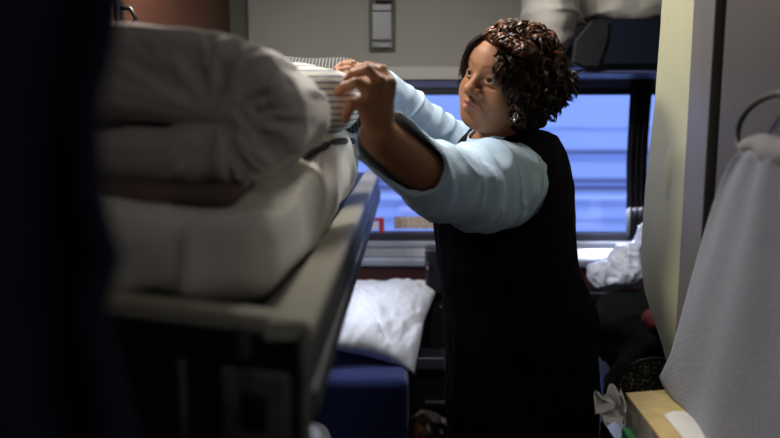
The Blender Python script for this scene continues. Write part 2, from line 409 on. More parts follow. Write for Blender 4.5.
# sill and heater cover
tag(box('trim_2', (XL, XR, WY - .035, WY, zv(80) , zv(67)), M['ledge'], None, .004), kind='structure')
tag(box('trim_3', (XL, XR, WY - .032, WY, WZ0 - .035, WZ0 - .010), M['sill'], None, .004), kind='structure')
bm = bmesh.new(); z1 = WZ0 - .037
prism(bm, [(WY, z1), (WY - .035, z1), (WY - .075, z1 - .030), (WY - .075, z1 - .034), (WY, z1 - .034)], 'x', XL, XR)
tag(frombm('trim_4', bm, M['perf']), kind='structure')
tag(box('trim_5', (XL, XR, WY - .082, WY, z1 - .065, z1 - .034), M['sill'], None, .006), kind='structure')
tag(box('trim_6', (XL, XR, WY - .05, WY, z1 - .16, z1 - .065), M['maroon'], None, .004), kind='structure')
ZL = z1 - .16
tag(box('trim_7', (XL, XR, WY - .11, WY, ZL - .022, ZL), M['black'], None, .004), kind='structure')
# right-hand fibreglass module with curved foot; grey door jamb and door nearer the camera
bm = bmesh.new()
prof = [(1.62, 0), (1.735, 0), (1.735, .74), (1.76, .795), (1.81, .835), (1.88, .875), (1.945, .92), (1.98, .97), (2.0, 1.03), (1.995, 1.1), (1.985, 1.22), (1.965, 1.32), (1.945, 1.42), (1.93, 1.6), (1.915, ZC), (1.62, ZC)]
prism(bm, prof, 'x', .62, XR, .018, 4)
struct('wall_module', bm, M['cream'])
bm = bmesh.new()
pr = [.615 + .0, .0]
def loft_panel(bm, y0, y1, x, z0, z1, th=.02):   # small vertical panel facing -x
    bbox(bm, x, x + th, y0, y1, z0, z1, .003)
loft_panel(bm, 1.545, 1.66, .605, 0, ZC, .05)
struct('door_frame_1', bm, M['frame_grey'])
struct('trim_8', bbox(bmesh.new(), .628, .66, 1.50, 1.56, 0, ZC), M['gap'])
d1 = struct('door_1', bbox(bmesh.new(), .61, .65, .25, 1.505, .02, ZC - .02, .004), M['door_grey'])
struct('wall_right_near', bbox(bmesh.new(), .655, .70, YB, 1.62, 0, ZC), M['grey_wall'])
# added bulge: shapes the pale reflection seen on the module wall
gp = mesh_sdf([Ell(P(672, 160, 1.80) + Vector((.012, 0, -.02)), (.020, .05, .10), k=.01), Ell(P(668, 205, 1.82) + Vector((.012, 0, 0)), (.012, .035, .10), k=.03)], .006)
g_ = link('reflection_bulge', gp, M['cream']); tag(g_, 'cream bulge added for the pale reflection on the curved washroom wall', 'reflection shape')

# ------------------------------------------------------------------ outside: ground and a standing railcar
struct('ground_outside', bbox(bmesh.new(), -14, 16, YW + .4, 30, -1.3, -1.2), M['ground'])
rc = thing('railcar', (0, 5.6, -1.0), 'pale blue railcar standing on the next track outside the window', 'train')
YC = 5.5
zz = lambda y: P(600, y, YC).z
def band(name, y0, y1, m, dy, x0=-7, x1=9): return box(name, (x0, x1, YC - dy, YC + .05, zz(y1), zz(y0)), m, rc, .004)
box('car_body', (-7, 9, YC, YC + 2.6, -.9, 2.9), M['rc_body'], rc, .05)
band('rib', 150.5, 153, M['rc_dark'], .03); band('lower_band', 153, 160, M['rc_mid'], .02)
band('rib', 179, 181.5, M['rc_dark'], .03); band('rib', 186, 189.5, M['rc_dark'], .03)
band('belt_band', 181.5, 186, M['rc_mid'], .02)
band('white_band', 195, 199, M['rc_light'], .02); band('rib', 203, 204.5, M['rc_mid'], .03)
band('pink_panel', 206, 212, M['rc_pink'], .03, -.05, .55); band('rib', 128, 129, M['rc_mid'], .015)
band('rib', 219, 220.5, M['rc_mid'], .03)
for i in range(4):
    bm = bmesh.new(); x = -5 + i * 4
    cyl(bm, (x, YC + .3, -.85), (x, YC + .42, -.85), .42, 28); frombm('wheel', bm, M['rc_dark'], rc, True)

# ------------------------------------------------------------------ latch plate on the far wall
lt = thing('wall_latch', P(382, 26, 2.98), 'narrow upright steel latch plate on the grey wall above the window', 'latch')
a, b_ = P(369, 51, 2.975), P(395, -22, 2.975)
box('back_plate', (a.x, b_.x, 2.985, 2.999, a.z, b_.z), M['corner'], lt, .002)
c0, c1 = P(372, 40, 2.975), P(392, 9, 2.975)
box('recess_panel', (c0.x, c1.x, 2.978, 2.987, c0.z, c1.z), M['latchgrey'], lt, .003)
c0, c1 = P(372, 48, 2.975), P(392, 42, 2.975); box('lower_tab', (c0.x, c1.x, 2.970, 2.987, c0.z, c1.z), M['latchgrey'], lt, .003)
c0, c1 = P(372, 11, 2.975), P(392, 4, 2.975); box('cross_tab', (c0.x, c1.x, 2.966, 2.987, c0.z, c1.z), M['latchgrey'], lt, .003)
c0, c1 = P(376, 3, 2.975), P(391, -12, 2.975); box('catch', (c0.x, c1.x, 2.955, 2.987, c0.z, c1.z), M['bunkend'], lt, .004)
for q in (375, 388):
    bm = bmesh.new(); sphere(bm, P(q, 44.5, 2.969), .003, 10); frombm('screw', bm, M['chrome'], lt, True)
hk = thing('coat_hook', Vector((XL, 1.80, 1.62)), 'small black hook on the rust brown wall beside the navy curtain', 'hook')
hp = P(126, 14, 1.77)
box('hook_plate', (XL, XL + .008, hp.y - .02, hp.y + .02, hp.z - .035, hp.z + .03), M['black'], hk, .003)
bm = bmesh.new(); tube(bm, [(XL + .005, hp.y, hp.z + .015), (XL + .03, hp.y, hp.z + .012), (XL + .042, hp.y, hp.z - .01), (XL + .03, hp.y, hp.z - .03), (XL + .012, hp.y, hp.z - .025)], .006, 8); frombm('hook_arm', bm, M['black'], hk, True)

# unseen ceiling lamps added to carry the room's light (fixtures of two lights above)
for name_, lx, ly, lab in (('ceiling_lamp', -.44, 1.78, 'small rectangular ceiling lamp added out of view over the upper bunk'), ('ceiling_lamp', .18, 1.92, 'small rectangular ceiling lamp added out of view over the aisle')):
    cl = thing(name_, (lx, ly, ZC), lab, 'lamp')
    bm = bmesh.new(); [bbox(bm, lx + q[0], lx + q[1], ly + q[2], ly + q[3], 2.06, ZC) for q in ((-.12, -.10, -.18, .18), (.10, .12, -.18, .18), (-.10, .10, -.18, -.16), (-.10, .10, .16, .18))]
    frombm('lamp_rim', bm, M['steel'], cl)
    box('lamp_panel', (lx - .10, lx + .10, ly - .16, ly + .16, 2.068, ZC), M['lampglass'], cl)

# ------------------------------------------------------------------ upper bunk
RX = -.098; BZ = 1.18; Y0 = .765; Y1 = 2.83
bk = thing('upper_bunk', (-.38, 1.8, BZ - .1), 'metal-railed upper bunk folded down along the left wall', 'bunk bed')
def endY(x): return Y0 + (RX - x) * .36
xl = XL + .01
# deck, side rail with rolled lip, slanted near end
prism(bm := bmesh.new(), [(RX - .05, Y0 + .06), (xl, endY(xl) + .04), (xl, Y1), (RX - .05, Y1)], 'z', BZ - .06, BZ - .012)
frombm('bunk_deck', bm, M['bunkend'], bk)
bm = bmesh.new()
prism(bm, [(RX - .05, BZ - .02), (RX - .05, BZ - .004), (RX - .044, BZ), (RX - .006, BZ), (RX, BZ - .006), (RX, BZ - .020)], 'y', Y0 + .004, Y1, 0)
frombm('side_rail', bm, M['rail'], bk)
bm = bmesh.new(); bbox(bm, RX - .02, RX - .003, Y0 + .012, Y1, BZ - .080, BZ - .018, .002); frombm('side_panel', bm, M['railside'], bk)
bm = bmesh.new(); bbox(bm, RX - .03, RX + .003, Y0 + .012, Y1, BZ - .112, BZ - .078, .004); frombm('side_lip', bm, M['sidelip'], bk)
bm = bmesh.new()
prism(bm, [(RX - .002, Y0), (xl, endY(xl)), (xl, endY(xl) + .055), (RX - .046, Y0 + .055), (RX - .002, Y0 + .055)], 'z', BZ - .020, BZ + .001, .004)
frombm('end_rail', bm, M['rail'], bk)
bm = bmesh.new()
prism(bm, [(RX - .006, Y0 + .006), (xl, endY(xl) + .006), (xl, endY(xl) + .03), (RX - .006, Y0 + .03)], 'z', BZ - .46, BZ - .018)
frombm('end_panel', bm, M['bunkend'], bk)
th = math.atan2(.36, -1); ex = Vector((-math.cos(math.atan(.36)), math.sin(math.atan(.36)), 0)); en = Vector((-ex.y, ex.x, 0))
EF = Matrix((( -ex.x, -ex.y, 0),)).to_3x3() if False else None
def end_pt(px, py):      # point on the bunk's near end face seen at px,py
    d = (P(px, py, 1) - CAM_LOC); n = Vector((.36, 1, 0)); q = Vector((RX, Y0, 0)); t = n.dot(q - CAM_LOC * 1) / n.dot(d)
    return CAM_LOC + d * t
RE = Matrix.Rotation(-math.atan(.36), 4, 'Z')
def end_box(name, px0, px1, py0, py1, m, t=.012, bev=.002):
    a = end_pt(px0, py0); b = end_pt(px1, py1); c = (a + b) / 2; w_ = (Vector((a.x, a.y)) - Vector((b.x, b.y))).length / 2; h = abs(a.z - b.z) / 2
    return box(name, (-w_, w_, -t, .008, -h, h), m, bk, bev, Matrix.Translation(c) @ RE)
end_box('corner_post', 300, 309, 332, 470, M['plate'], .006, .002)
end_box('latch_tongue', 239, 252, 322, 358, M['steel'], .012, .003)
pl = end_box('lock_plate', 224, 291, 366, 470, M['plate'], .008, .003)
c = end_pt(258, 408)
k = frombm('lock_hole', bbox(bmesh.new(), -.016, .016, -.012, -.004, -.022, .02, .006, 3, Matrix.Translation(c) @ RE), M['bunkend'], bk)
end_box('seam_bar', 178, 186, 360, 438, M['plate'], .002, .001)
for yy in (1.2, 2.3):
    bm = bmesh.new(); tube(bm, [(xl + .02, yy, BZ - .04), (xl + .01, yy, BZ - .18)], .012, 10); frombm('wall_brace', bm, M['steel'], bk)

# ------------------------------------------------------------------ bedding
def wr(scale, amp, s, st=(1, 1, 1)): 
    st = np.array(st)
    def f(p): return amp * (noise(p * st * scale, s) + .5 * noise(p * st * scale * 2.1, s + 5))
    return f
def ridged(p, scale, s, st=(1, 1, 1)): return 1 - np.abs(noise(p * np.array(st) * scale, s)) * 2

# upper duvet: a long U fold, nose to the aisle, seen end-on
def duvet_fn(p):
    path = [(-.64, 1.452, .064), (-.36, 1.454, .064), (-.27, 1.443, .063), (-.205, 1.424, .062), (-.170, 1.388, .060), (-.20, 1.352, .050), (-.30, 1.336, .040), (-.64, 1.328, .034)]
    q = p[:, [0, 2]] + np.array([.018, 0]); best = np.full(len(p), 9.)
    for a, b in zip(path[:-1], path[1:]):
        ra, rb = a[2], b[2]; a = np.array(a[:2]); b = np.array(b[:2])
        ab = b - a; t = np.clip((q - a) @ ab / (ab @ ab), 0, 1); best = np.minimum(best, np.linalg.norm(q - a - t[:, None] * ab, axis=1) - (ra + (rb - ra) * t))
    rad = 0.
    yc = .95 - (p[:, 0] + .15) * .25
    e = np.maximum(yc - p[:, 1] + .05, p[:, 1] - 1.28)
    a = best - rad + .03; bb = e + .0
    d = np.minimum(np.maximum(a, bb - 0), 0) + np.sqrt(np.maximum(a, 0) ** 2 + np.maximum(bb, 0) ** 2) - .03
    return np.maximum(d, XL + .012 - p[:, 0])
def duvet_w(p):
    ang = np.arctan2(p[:, 2] - 1.405, p[:, 0] + .22)
    u = np.stack([ang * 5, p[:, 1] * 4, p[:, 0] * 0], 1)
    nose = np.clip((p[:, 0] + .32) * 6, 0, 1)
    rr_ = np.hypot(p[:, 2] - 1.385, p[:, 0] + .25); front = np.clip((1.05 - p[:, 1]) * 12, 0, 1)
    an = np.arctan2(p[:, 2] - 1.385, p[:, 0] + .25)
    rad = np.clip(1 - np.abs(noise(np.stack([an * 5.5, rr_ * 5, p[:, 1] * 3], 1), 15)) * 3.2, 0, 1)
    return .005 * noise(p * 8, 3) + .004 * nose * noise(u * 1.5, 4) + .002 * noise(p * 26, 8) - .009 * rad * front * np.clip(rr_ * 14, 0, 1) * (p[:, 0] > -.40) - .005 * rad * nose
me = mesh_sdf([Fn(duvet_fn, (-.38, 1.1, 1.405), .40), Bx((-.44, 1.17, 1.374), (.20, .07, .03), .02, k=.01)], .0055, duvet_w)
o = link('folded_duvet', me, M['duvet']); tag(o, 'thick white duvet folded over on the near end of the upper bunk', 'duvet')
# seam piping along its upper edge
bm = bmesh.new(); pts = []
for i in range(60):
    t = i / 59; an = R(170) - R(235) * t; yy = .975 + .02 * math.sin(t * 3); rr = np.linspace(.02, .45, 200)
    x = -.25 + rr * math.cos(an); q = np.stack([x, yy - (x + .15) * .25, 1.385 + rr * math.sin(an)], 1); dd = duvet_fn(q) + duvet_w(q); ins = np.nonzero((dd < 0) & (x > -.62))[0]
    if len(ins): pts.append(tuple(q[ins[-1]] + np.array([math.cos(an), 0, math.sin(an)]) * .001))
pts = [tuple(np.mean(pts[max(0, i - 2):i + 3], 0)) for i in range(len(pts))]
tube(bm, pts, .0035, 8); frombm('seam_piping', bm, M['duvet_low'], o, True)

# brown blanket edge between
me = mesh_sdf([Bx((-.44, 1.12, 1.292), (.23, .18, .014), .014, k=.01)], .006, wr(10, .006, 21))
o = link('folded_blanket', me, M['brown']); tag(o, 'thin brown blanket layer pressed between the two duvets on the bunk', 'blanket')

# lower comforter
def low_w(p):
    return .012 * noise(p * 7, 31) + .006 * noise(p * 16, 32) - .010 * np.clip(1 - np.abs(noise(p * np.array([9, 4, 9]), 33)) * 5, 0, 1)
me = mesh_sdf([Bx((-.40, 1.34, 1.228), (.245, .47, .058), .04, k=.05), Bx((-.325, 1.68, 1.275), (.198, .32, .090), .055, k=.05), Ell((-.225, 1.25, 1.24), (.062, .28, .075), k=.05)], .0075, low_w)
low = link('comforter', me, M['duvet_low']); tag(low, 'cream white comforter lying flat under the folded duvet on the bunk', 'comforter')

# ticking pillow and pinstriped mattress roll behind
me = mesh_sdf([Bx((-.27, 1.60, 1.415), (.165, .20, .058), .05, k=.05), Ell((-.26, 1.56, 1.42), (.16, .18, .068), k=.04)], .006, wr(9, .006, 41))
o = link('ticking_pillow', me, M['tick']); tag(o, 'cream pillow with dark blue ticking stripes under her hands', 'pillow')
o.location = (0, 0, 0)
me = mesh_sdf([Bx((-.34, 2.02, 1.432), (.26, .17, .10), .08, k=.05)], .008, wr(6, .008, 51))
o = link('pinstriped_mattress', me, M['pin']); tag(o, 'charcoal pinstriped mattress pad folded behind the ticking pillow', 'mattress')
# strap
from mathutils.bvhtree import BVHTree
V_ = verts_np(low.data); bvh = BVHTree.FromPolygons(V_.tolist(), [tuple(p.vertices) for p in low.data.polygons])
sp0 = []
for (x_, y_) in ((300, 158), (308, 154), (316, 150), (324, 146), (332, 143), (340, 141), (348, 140), (355, 142), (360, 146), (363, 152), (364, 160), (364, 170)):
    dr_ = (P(x_, y_, 1) - CAM_LOC).normalized(); h = bvh.ray_cast(CAM_LOC, dr_)
    if h[0] is not None: sp0.append(h[0] - dr_ * .008)
sp1 = [sum((sp0[max(0, min(len(sp0) - 1, i + k))] for k in (-1, 0, 1)), Vector()) / 3 for i in range(len(sp0))]
o = frombm('bedding_strap', tube(bmesh.new(), sp1, .0075, 10), M['strap'], None, True); tag(o, 'dark webbing strap lying across the cream comforter', 'strap')

# ------------------------------------------------------------------ near navy curtain
edge = [(0, 134), (45, 128), (80, 112), (110, 107), (150, 107), (220, 114), (262, 128), (285, 123), (300, 108), (360, 120), (438, 136), (500, 138)]
def ex_at(z):
    y = proj((-.2, .50, z))[1]
    for (a, xa), (b, xb) in zip(edge[:-1], edge[1:]):
        if y <= b: return xa + (xb - xa) * max(0, (y - a) / (b - a))
    return edge[-1][1]
def curt(u, v):
    z = 2.03 - v * 1.95; xr = P(ex_at(z), proj((-.2, .50, z))[1], .50).x
    x = XL + .02 + (xr - XL - .02) * u
    return Vector((x, .50 + .022 * math.sin(u * 38 + 1.2 * math.sin(z * 3)) * (.6 + .4 * v) + .01 * math.sin(z * 5 + u * 9), z))
nc = thing('door_curtain', (-.4, .5, 2.03), 'dark navy privacy curtain hanging at the left edge close to the camera', 'curtain')
link('curtain_cloth', sheet(curt, 90, 60, .004), M['navy_curt'], nc, True)
bm = bmesh.new(); cyl(bm, (XL, .50, 2.045), (-.10, .50, 2.045), .010, 14); frombm('curtain_rail', bm, M['steel'], nc, True)

# ------------------------------------------------------------------ black window curtain, right
def wc(u, v):
    z = WZ1 + .07 - v * (WZ1 - WZ0 + .06)
    c0 = P(630, 100, 2.93).x; wd = .082 - .012 * math.sin(v * math.pi) 
    if v > .82: wd -= (v - .82) * .13
    x = c0 + wd * u + (.022 * max(0, v - .55) ** 1.0 * 1.2)
    return Vector((x, 2.925 + .012 * math.sin(u * 22 + v * 2), z))
wcu = thing('window_curtain', (.9, 2.93, WZ1 + .07), 'black curtain gathered at the right side of the train window', 'curtain')
link('curtain_cloth', sheet(wc, 40, 40, .004), M['blk_curt'], wcu, True)
bm = bmesh.new(); cyl(bm, (.80, 2.925, WZ1 + .075), (1.15, 2.925, WZ1 + .075), .006, 10); frombm('curtain_track', bm, M['steel'], wcu, True)

# exit label and red handle on the window
a, b_ = P(394, 231, 2.985), P(440, 219, 2.985)
tag(box('exit_label', (a.x, b_.x + .03, 3.045, 3.0545, a.z, b_.z), M['print'], None, 0), 'pale green label with rows of red print low on the window', 'label')
rh = thing('emergency_handle', P(380, 225, 3.03), 'small red emergency pull handle at the foot of the window', 'handle')
a, b_ = P(379, 234, 3.0), P(384, 218, 3.0); box('grip', (a.x, b_.x, 2.995, 3.02, a.z, b_.z), M['red'], rh, .003)
a, b_ = P(366, 221, 3.0), P(383, 218, 3.0); box('pull_bar', (a.x, b_.x, 2.998, 3.015, a.z, b_.z), M['red'], rh, .003)
a, b_ = P(366, 229, 3.0), P(378, 222, 3.0); box('tab', (a.x, b_.x, 3.002, 3.010, a.z, b_.z), M['paper'], rh, .001)

# ------------------------------------------------------------------ right upper shelf with quilt
sh = thing('luggage_shelf', (.95, 2.6, 1.6), 'navy padded overhead berth shelf at upper right', 'shelf')
YS = 2.45
def sx(px, py=40, Y=YS): return P(px, py, Y)
pts = [(sx(596, 22).x, sx(590, 19).z), (sx(582, 36).x, sx(574, 40).z), (sx(580, 66).x, sx(571, 66).z), (sx(588, 69).x, sx(584, 70).z), (XR - .002, sx(600, 70).z), (XR - .002, sx(600, 18).z), (sx(606, 18).x, sx(606, 18).z)]
bm = bmesh.new(); prism(bm, pts, 'y', YS, 2.93, .02, 4); frombm('padded_body', bm, M['navy_pad'], sh, False)
bm = bmesh.new(); prism(bm, [(sx(589.5).x, sx(589, 20.5).z), (sx(573.5).x, sx(573, 40).z), (sx(571.5).x, sx(571, 64).z), (sx(584).x, sx(584, 68.5).z), (sx(600).x, sx(600, 68.5).z), (sx(609).x, sx(609, 40).z), (sx(609).x, sx(609, 20.5).z)], 'y', YS - .012, YS + .01, .008); frombm('end_pad', bm, M['navy_end'], sh)
box('under_rail', (sx(586).x, XR - .004, YS + .01, 2.9, sx(600, 71).z - .008, sx(600, 69).z - .004), M['strip_blue'], sh, .003)
def qn(p): return .010 * noise(p * np.array([9, 6, 9]), 61) + .007 * noise(p * 22, 62) - .008 * np.clip(1 - np.abs(noise(p * np.array([10, 3, 16]), 63)) * 4, 0, 1)
q0 = sx(600, 18).z
me = mesh_sdf([Bx((.92, 2.68, q0 + .10), (.30, .20, .095), .08, k=.06), Ell((sx(560, 10).x, 2.66, q0 + .04), (.085, .18, .13), k=.08), Ell((sx(557, 30).x, 2.68, q0 - .05), (.055, .16, .10), k=.08),
               Bx(((sx(574).x + XR) / 2, 2.69, q0 - .04), (.01, .01, .01), .005, k=.01)], .008, qn)
o = link('rolled_quilt', me, M['quilt']); tag(o, 'rumpled off-white quilt piled on the navy shelf at upper right', 'quilt')

# ------------------------------------------------------------------ sofa, white pillow, folded table
sf = thing('sofa', (-.3, 2.6, 0), 'blue fabric sofa seat under the upper bunk', 'sofa')
sxr = P(409, 370, 2.46).x
me = mesh_sdf([Bx(((XL + sxr) / 2 + .005, 2.60, .432), ((sxr - XL) / 2 - .005, .32, .13), .035, k=.02)], .01, wr(5, .003, 71)); link('seat_cushion', me, M['navy_seat'], sf)
me = mesh_sdf([Bx(((XL + sxr) / 2 - .005, 2.44, .36), ((sxr - XL) / 2 - .015, .11, .19), .03, k=.02)], .01); link('front_panel', me, M['navy_seat'], sf)
box('base', (XL + .01, sxr - .03, 2.36, 2.92, 0, .33), M['black'], sf, .01)
box('back_pad', (XL + .01, XL + .09, 2.30, 2.90, .57, .98), M['navy_seat'], sf, .03)

def pillow_mesh(w_, l_, t_, seed, n=70, corner=.10):
    def top(u, v, s):
        a, b = u * 2 - 1, v * 2 - 1
        e = max(0, 1 - abs(a) ** 3.2) ** .55 * max(0, 1 - abs(b) ** 3.2) ** .55
        pull = 1 - corner * (1 - abs(a * b)) * (abs(a) ** 4 + abs(b) ** 4) / 1.0
        x, y = a * w_ / 2 * pull, b * l_ / 2 * pull
        q = np.array([[x * 9, y * 9, seed]]); wv_ = noise(q, seed)[0] * .014 + noise(q * 2.4, seed + 1)[0] * .008 + noise(q * 5, seed + 7)[0] * .004
        rr_ = 1 - abs(noise(np.array([[x * 6 + y * 5, (y - x) * 2.0, seed * .3]]), seed + 2)[0]) * 5
        return (x, y, s * (t_ / 2 * e) + (wv_ - .014 * max(0, rr_)) * min(1, e * 2.2) * (1 if s > 0 else .4))
    V = []; F = []
    for s in (1, -1):
        for i in range(n):
            for j in range(n): V.append(top(i / (n - 1), j / (n - 1), s))
    for s in (0, 1):
        for i in range(n - 1):
            for j in range(n - 1):
                a = s * n * n + i * n + j; f = (a, a + n, a + n + 1, a + 1); F.append(f if s == 0 else f[::-1])
    me = bpy.data.meshes.new('pillow'); me.from_pydata(V, [], F)
    bm = bmesh.new(); bm.from_mesh(me); bmesh.ops.remove_doubles(bm, verts=bm.verts, dist=.0004); bmesh.ops.recalc_face_normals(bm, faces=bm.faces); bm.to_mesh(me); bm.free(); me.shade_smooth()
    return me
pwm = pillow_mesh(.50, .40, .12, 3)
pv = verts_np(pwm); cTL, cTR, cBR, cBL = [np.array(q) for q in (P(322, 287, 2.88), P(439, 290, 2.88), P(414, 377, 2.42), P(320, 352, 2.38))]
cn = np.cross(cTR - cBL, cTL - cBR); cn /= np.linalg.norm(cn); cn = cn if cn[2] > 0 else -cn
uu = pv[:, :1] / .50 + .5; vv = pv[:, 1:2] / .40 + .5
corn = (np.abs(uu - .5) * np.abs(vv - .5) * 4) ** 3
pv2 = (cBL * (1 - uu) + cBR * uu) * (1 - vv) + (cTL * (1 - uu) + cTR * uu) * vv + cn * (pv[:, 2:3] * 1.05 + .035)
pv2 -= cn * corn * .03 * (vv < .5)
pwm.vertices.foreach_set('co', pv2.astype(np.float32).ravel()); pwm.update()
pw = link('white_pillow', pwm, M['sheetwhite']); tag(pw, 'white pillow leaning at the window end of the blue sofa', 'pillow')

# white sheet corner hanging near the bunk end
p0 = P(312, 432, 2.25)
me = mesh_sdf([Ell((p0.x, 2.26, p0.z - .07), (.055, .10, .10), k=.05), Ell((p0.x - .10, 2.30, p0.z - .06), (.10, .09, .12), k=.05)], .006, wr(14, .01, 77))
o = link('bed_sheet', me, M['sheetwhite']); tag(o, 'bunched white sheet at the front of the blue sofa, low in the picture', 'sheet')

tb = thing('folding_table', P(440, 290, 2.86), 'black folding table stowed upright under the window behind her', 'table')
a, b_ = P(425, 292, 2.84), P(470, 247, 2.84)
box('hinge_box', (a.x, a.x + .20, 2.80, 2.885, a.z, b_.z), M['black'], tb, .01)
box('table_leaf', (a.x + .012, a.x + .17, 2.83, 2.87, .30, a.z - .004), M['smoke'], tb, .008)
bm = bmesh.new(); a = P(428, 265, 2.795); cyl(bm, a, a + Vector((0, -.018, 0)), .007, 14); bbox(bm, a.x - .004, a.x + .004, a.y - .022, a.y - .014, a.z - .014, a.z + .014, .002); frombm('latch_knob', bm, M['chrome'], tb, True)
bm = bmesh.new(); a = P(441, 307, 2.82); sphere(bm, a, .006, 12); frombm('rivet', bm, M['chrome'], tb, True)
# clear bin with scraps on the floor of the aisle
bn = thing('storage_bin', (.04, 2.62, 0), 'dark see-through plastic bin on the floor below the window', 'bin')
a = P(406, 350, 2.6); b_ = P(452, 350, 2.6)
box('bin_body', (a.x, b_.x + .03, 2.50, 2.72, .0, P(430, 358, 2.6).z), M['smoke'], bn, .012)
c0, c1 = P(413, 368, 2.5), P(444, 357, 2.5); box('metal_clip', (c0.x, c1.x, 2.486, 2.498, c0.z, c1.z), M['steel'], bn, .004)
c0, c1 = P(425, 403, 2.5), P(452, 400, 2.5); box('rim_strip', (c0.x, c1.x, 2.480, 2.498, c0.z, c1.z), M['steel'], bn, .002)
# brown scraps of paper bag in front
me = mesh_sdf([Ell(P(424, 432, 2.36), (.055, .05, .075), k=.03), Ell(P(440, 426, 2.36), (.03, .04, .03), k=.02)], .004, lambda p: .012 * noise(p * 30, 81) + .008 * noise(p * 60, 82))
V = verts_np(me); c_ = np.where((noise(V * 26, 83) > .15)[:, None], np.array([[.32, .10, .03]]), np.array([[.05, .03, .02]])); c_ = np.where((noise(V * 40, 85) > .45)[:, None], np.array([[.42, .30, .18]]), c_); vcol(me, c_)
mm = mat('mottled_paper', (.2, .1, .05), .6, attr='Col', bump=.3, bscale=60)
o = link('paper_bag', me, mm); tag(o, 'crumpled brown and orange paper bag on the floor beside the blue sofa', 'bag')
bs = box('bag_stand', (P(410, 438, 2.36).x, P(448, 438, 2.36).x, 2.30, 2.43, 0, .335), M['black'], None, .01); tag(bs, 'black box on the floor under the crumpled paper bag', 'box')
me = mesh_sdf([Bx(P(459, 421, 2.4), (.014, .02, .026), .004, k=.01)], .003, wr(40, .006, 84))
V = verts_np(me)
o = link('tissue', me, M['sheetwhite']); tag(o, 'scrap of white tissue showing low beside her left hip', 'tissue')
o2 = box('waste_box', (P(459, 421, 2.4).x - .03, P(459, 421, 2.4).x + .03, 2.36, 2.45, 0, P(459, 430, 2.4).z), M['black'], None, .006); tag(o2, 'slim black waste box on the floor under the white tissue scrap', 'box')

# ------------------------------------------------------------------ armchair with coats and plastic bag at right
ac = thing('armchair', (.98, 2.62, 0), 'dark blue armchair facing the sofa at the right', 'chair')
box('seat', (.66, 1.22, 2.34, 2.90, .30, .46), M['navy_seat'], ac, .04, seg=4)
box('backrest', (1.06, 1.235, 2.36, 2.88, .44, 1.0), M['navy_seat'], ac, .04, seg=4)
box('armrest', (.70, 1.20, 2.20, 2.335, .30, .60), M['navy_seat'], ac, .03, seg=4)
box('chair_base', (.70, 1.20, 2.40, 2.86, 0, .30), M['black'], ac, .01)
me = mesh_sdf([Ell((.86, 2.62, .60), (.19, .22, .135), k=.06), Ell((.78, 2.56, .68), (.12, .16, .08), k=.03), Ell((.95, 2.55, .67), (.10, .2, .11), k=.03), Cap((.72, 2.46, .50), (.80, 2.42, .66), .055, .05, .02), Cap((.84, 2.44, .50), (.93, 2.40, .68), .05, .055, .02)], .009,
              lambda p: .022 * noise(p * 9, 91) + .014 * noise(p * 20, 92) - .014 * np.clip(1 - np.abs(noise(p * np.array([12, 8, 6]), 94)) * 4, 0, 1))
o = link('black_jacket', me, M['black_cloth']); tag(o, 'heap of black jackets on the armchair under the white plastic bag', 'jacket')
a = P(650, 318, 2.42)
me = mesh_sdf([Ell((a.x + .01, 2.40, a.z), (.04, .05, .035), k=.03), Ell((a.x + .05, 2.42, a.z + .02), (.035, .05, .08), k=.03)], .005, wr(18, .009, 93))
o = link('red_scarf', me, M['red_cloth']); tag(o, 'dark red cloth lying among the black jackets at the cream wall', 'scarf')
a = P(618, 272, 2.66)
me = mesh_sdf([Ell((a.x - .02, 2.66, a.z - .005), (.095, .09, .06), k=.04), Ell((a.x + .055, 2.68, a.z + .035), (.08, .09, .075), k=.04), Ell((a.x + .10, 2.70, a.z + .11), (.035, .04, .07), k=.04)], .005,
              lambda p: .016 * noise(p * 16, 95) + .012 * np.abs(noise(p * 34, 96)) + .004 * noise(p * 80, 97))
o = link('plastic_bag', me, M['bagplastic']); tag(o, 'white crinkled plastic bag on top of the black jackets by the window', 'bag')

# ------------------------------------------------------------------ towel ring and towel
rg = thing('towel_ring', (.60, 1.12, 1.41), 'dark metal towel ring on the grey door at right', 'towel ring')
bm = bmesh.new(); cyl(bm, (.611, 1.10, 1.412), (.568, 1.10, 1.412), .024, 20, .019); frombm('mount', bm, M['black'], rg, True)
bm = bmesh.new(); rc_ = []
for i in range(40):
    t = 2 * math.pi * i / 40; rc_.append((.568 + .006 * math.sin(t), 1.18 + .14 * math.cos(t), 1.365 + .060 * math.sin(t)))
tube(bm, rc_, .0055, 10, closed=True); frombm('ring', bm, M['corner'], rg, True)
def tw(side):
    def f(u, v):      # u across (far->near), v down
        top = 1.335; z = top - v * .535
        yf = 1.235 + .322 * min(1, v * 1.02) ** .68; yn = 1.00 - .33 * min(1, v * 1.2) ** .8
        y = yf + (yn - yf) * u
        fold = .011 * math.sin(u * 9 + 1.5 * math.sin(v * 3)) * (.35 + .65 * v) + .003 * math.sin(u * 23 + v * 4)
        return Vector((.565 + (-.026 if side else .014) * (1 - .2 * v) + fold * (1 if side else .25), y, z + .035 * max(0, 1 - u * 7) ** 2 * max(0, v - .8) * 5 + .012 * math.sin(u * 6) * v))
    return f
t_ = thing('hand_towel', (.56, 1.14, 1.26), 'pale grey-blue towel hanging from the dark ring at right', 'towel')
link('towel_front', sheet(tw(True), 80, 50, .010), M['towel'], t_, True)
bm = bmesh.new(); pts = [(.552 + .002 * math.sin(i), 1.00 + .245 * i / 19, 1.340 + .006 * math.sin(i * .5)) for i in range(20)]
tube(bm, pts, [.014 + .012 * math.sin(math.pi * min(1, i / 19 + .1)) for i in range(20)], 14); frombm('towel_fold', bm, M['towelband'], t_, True)

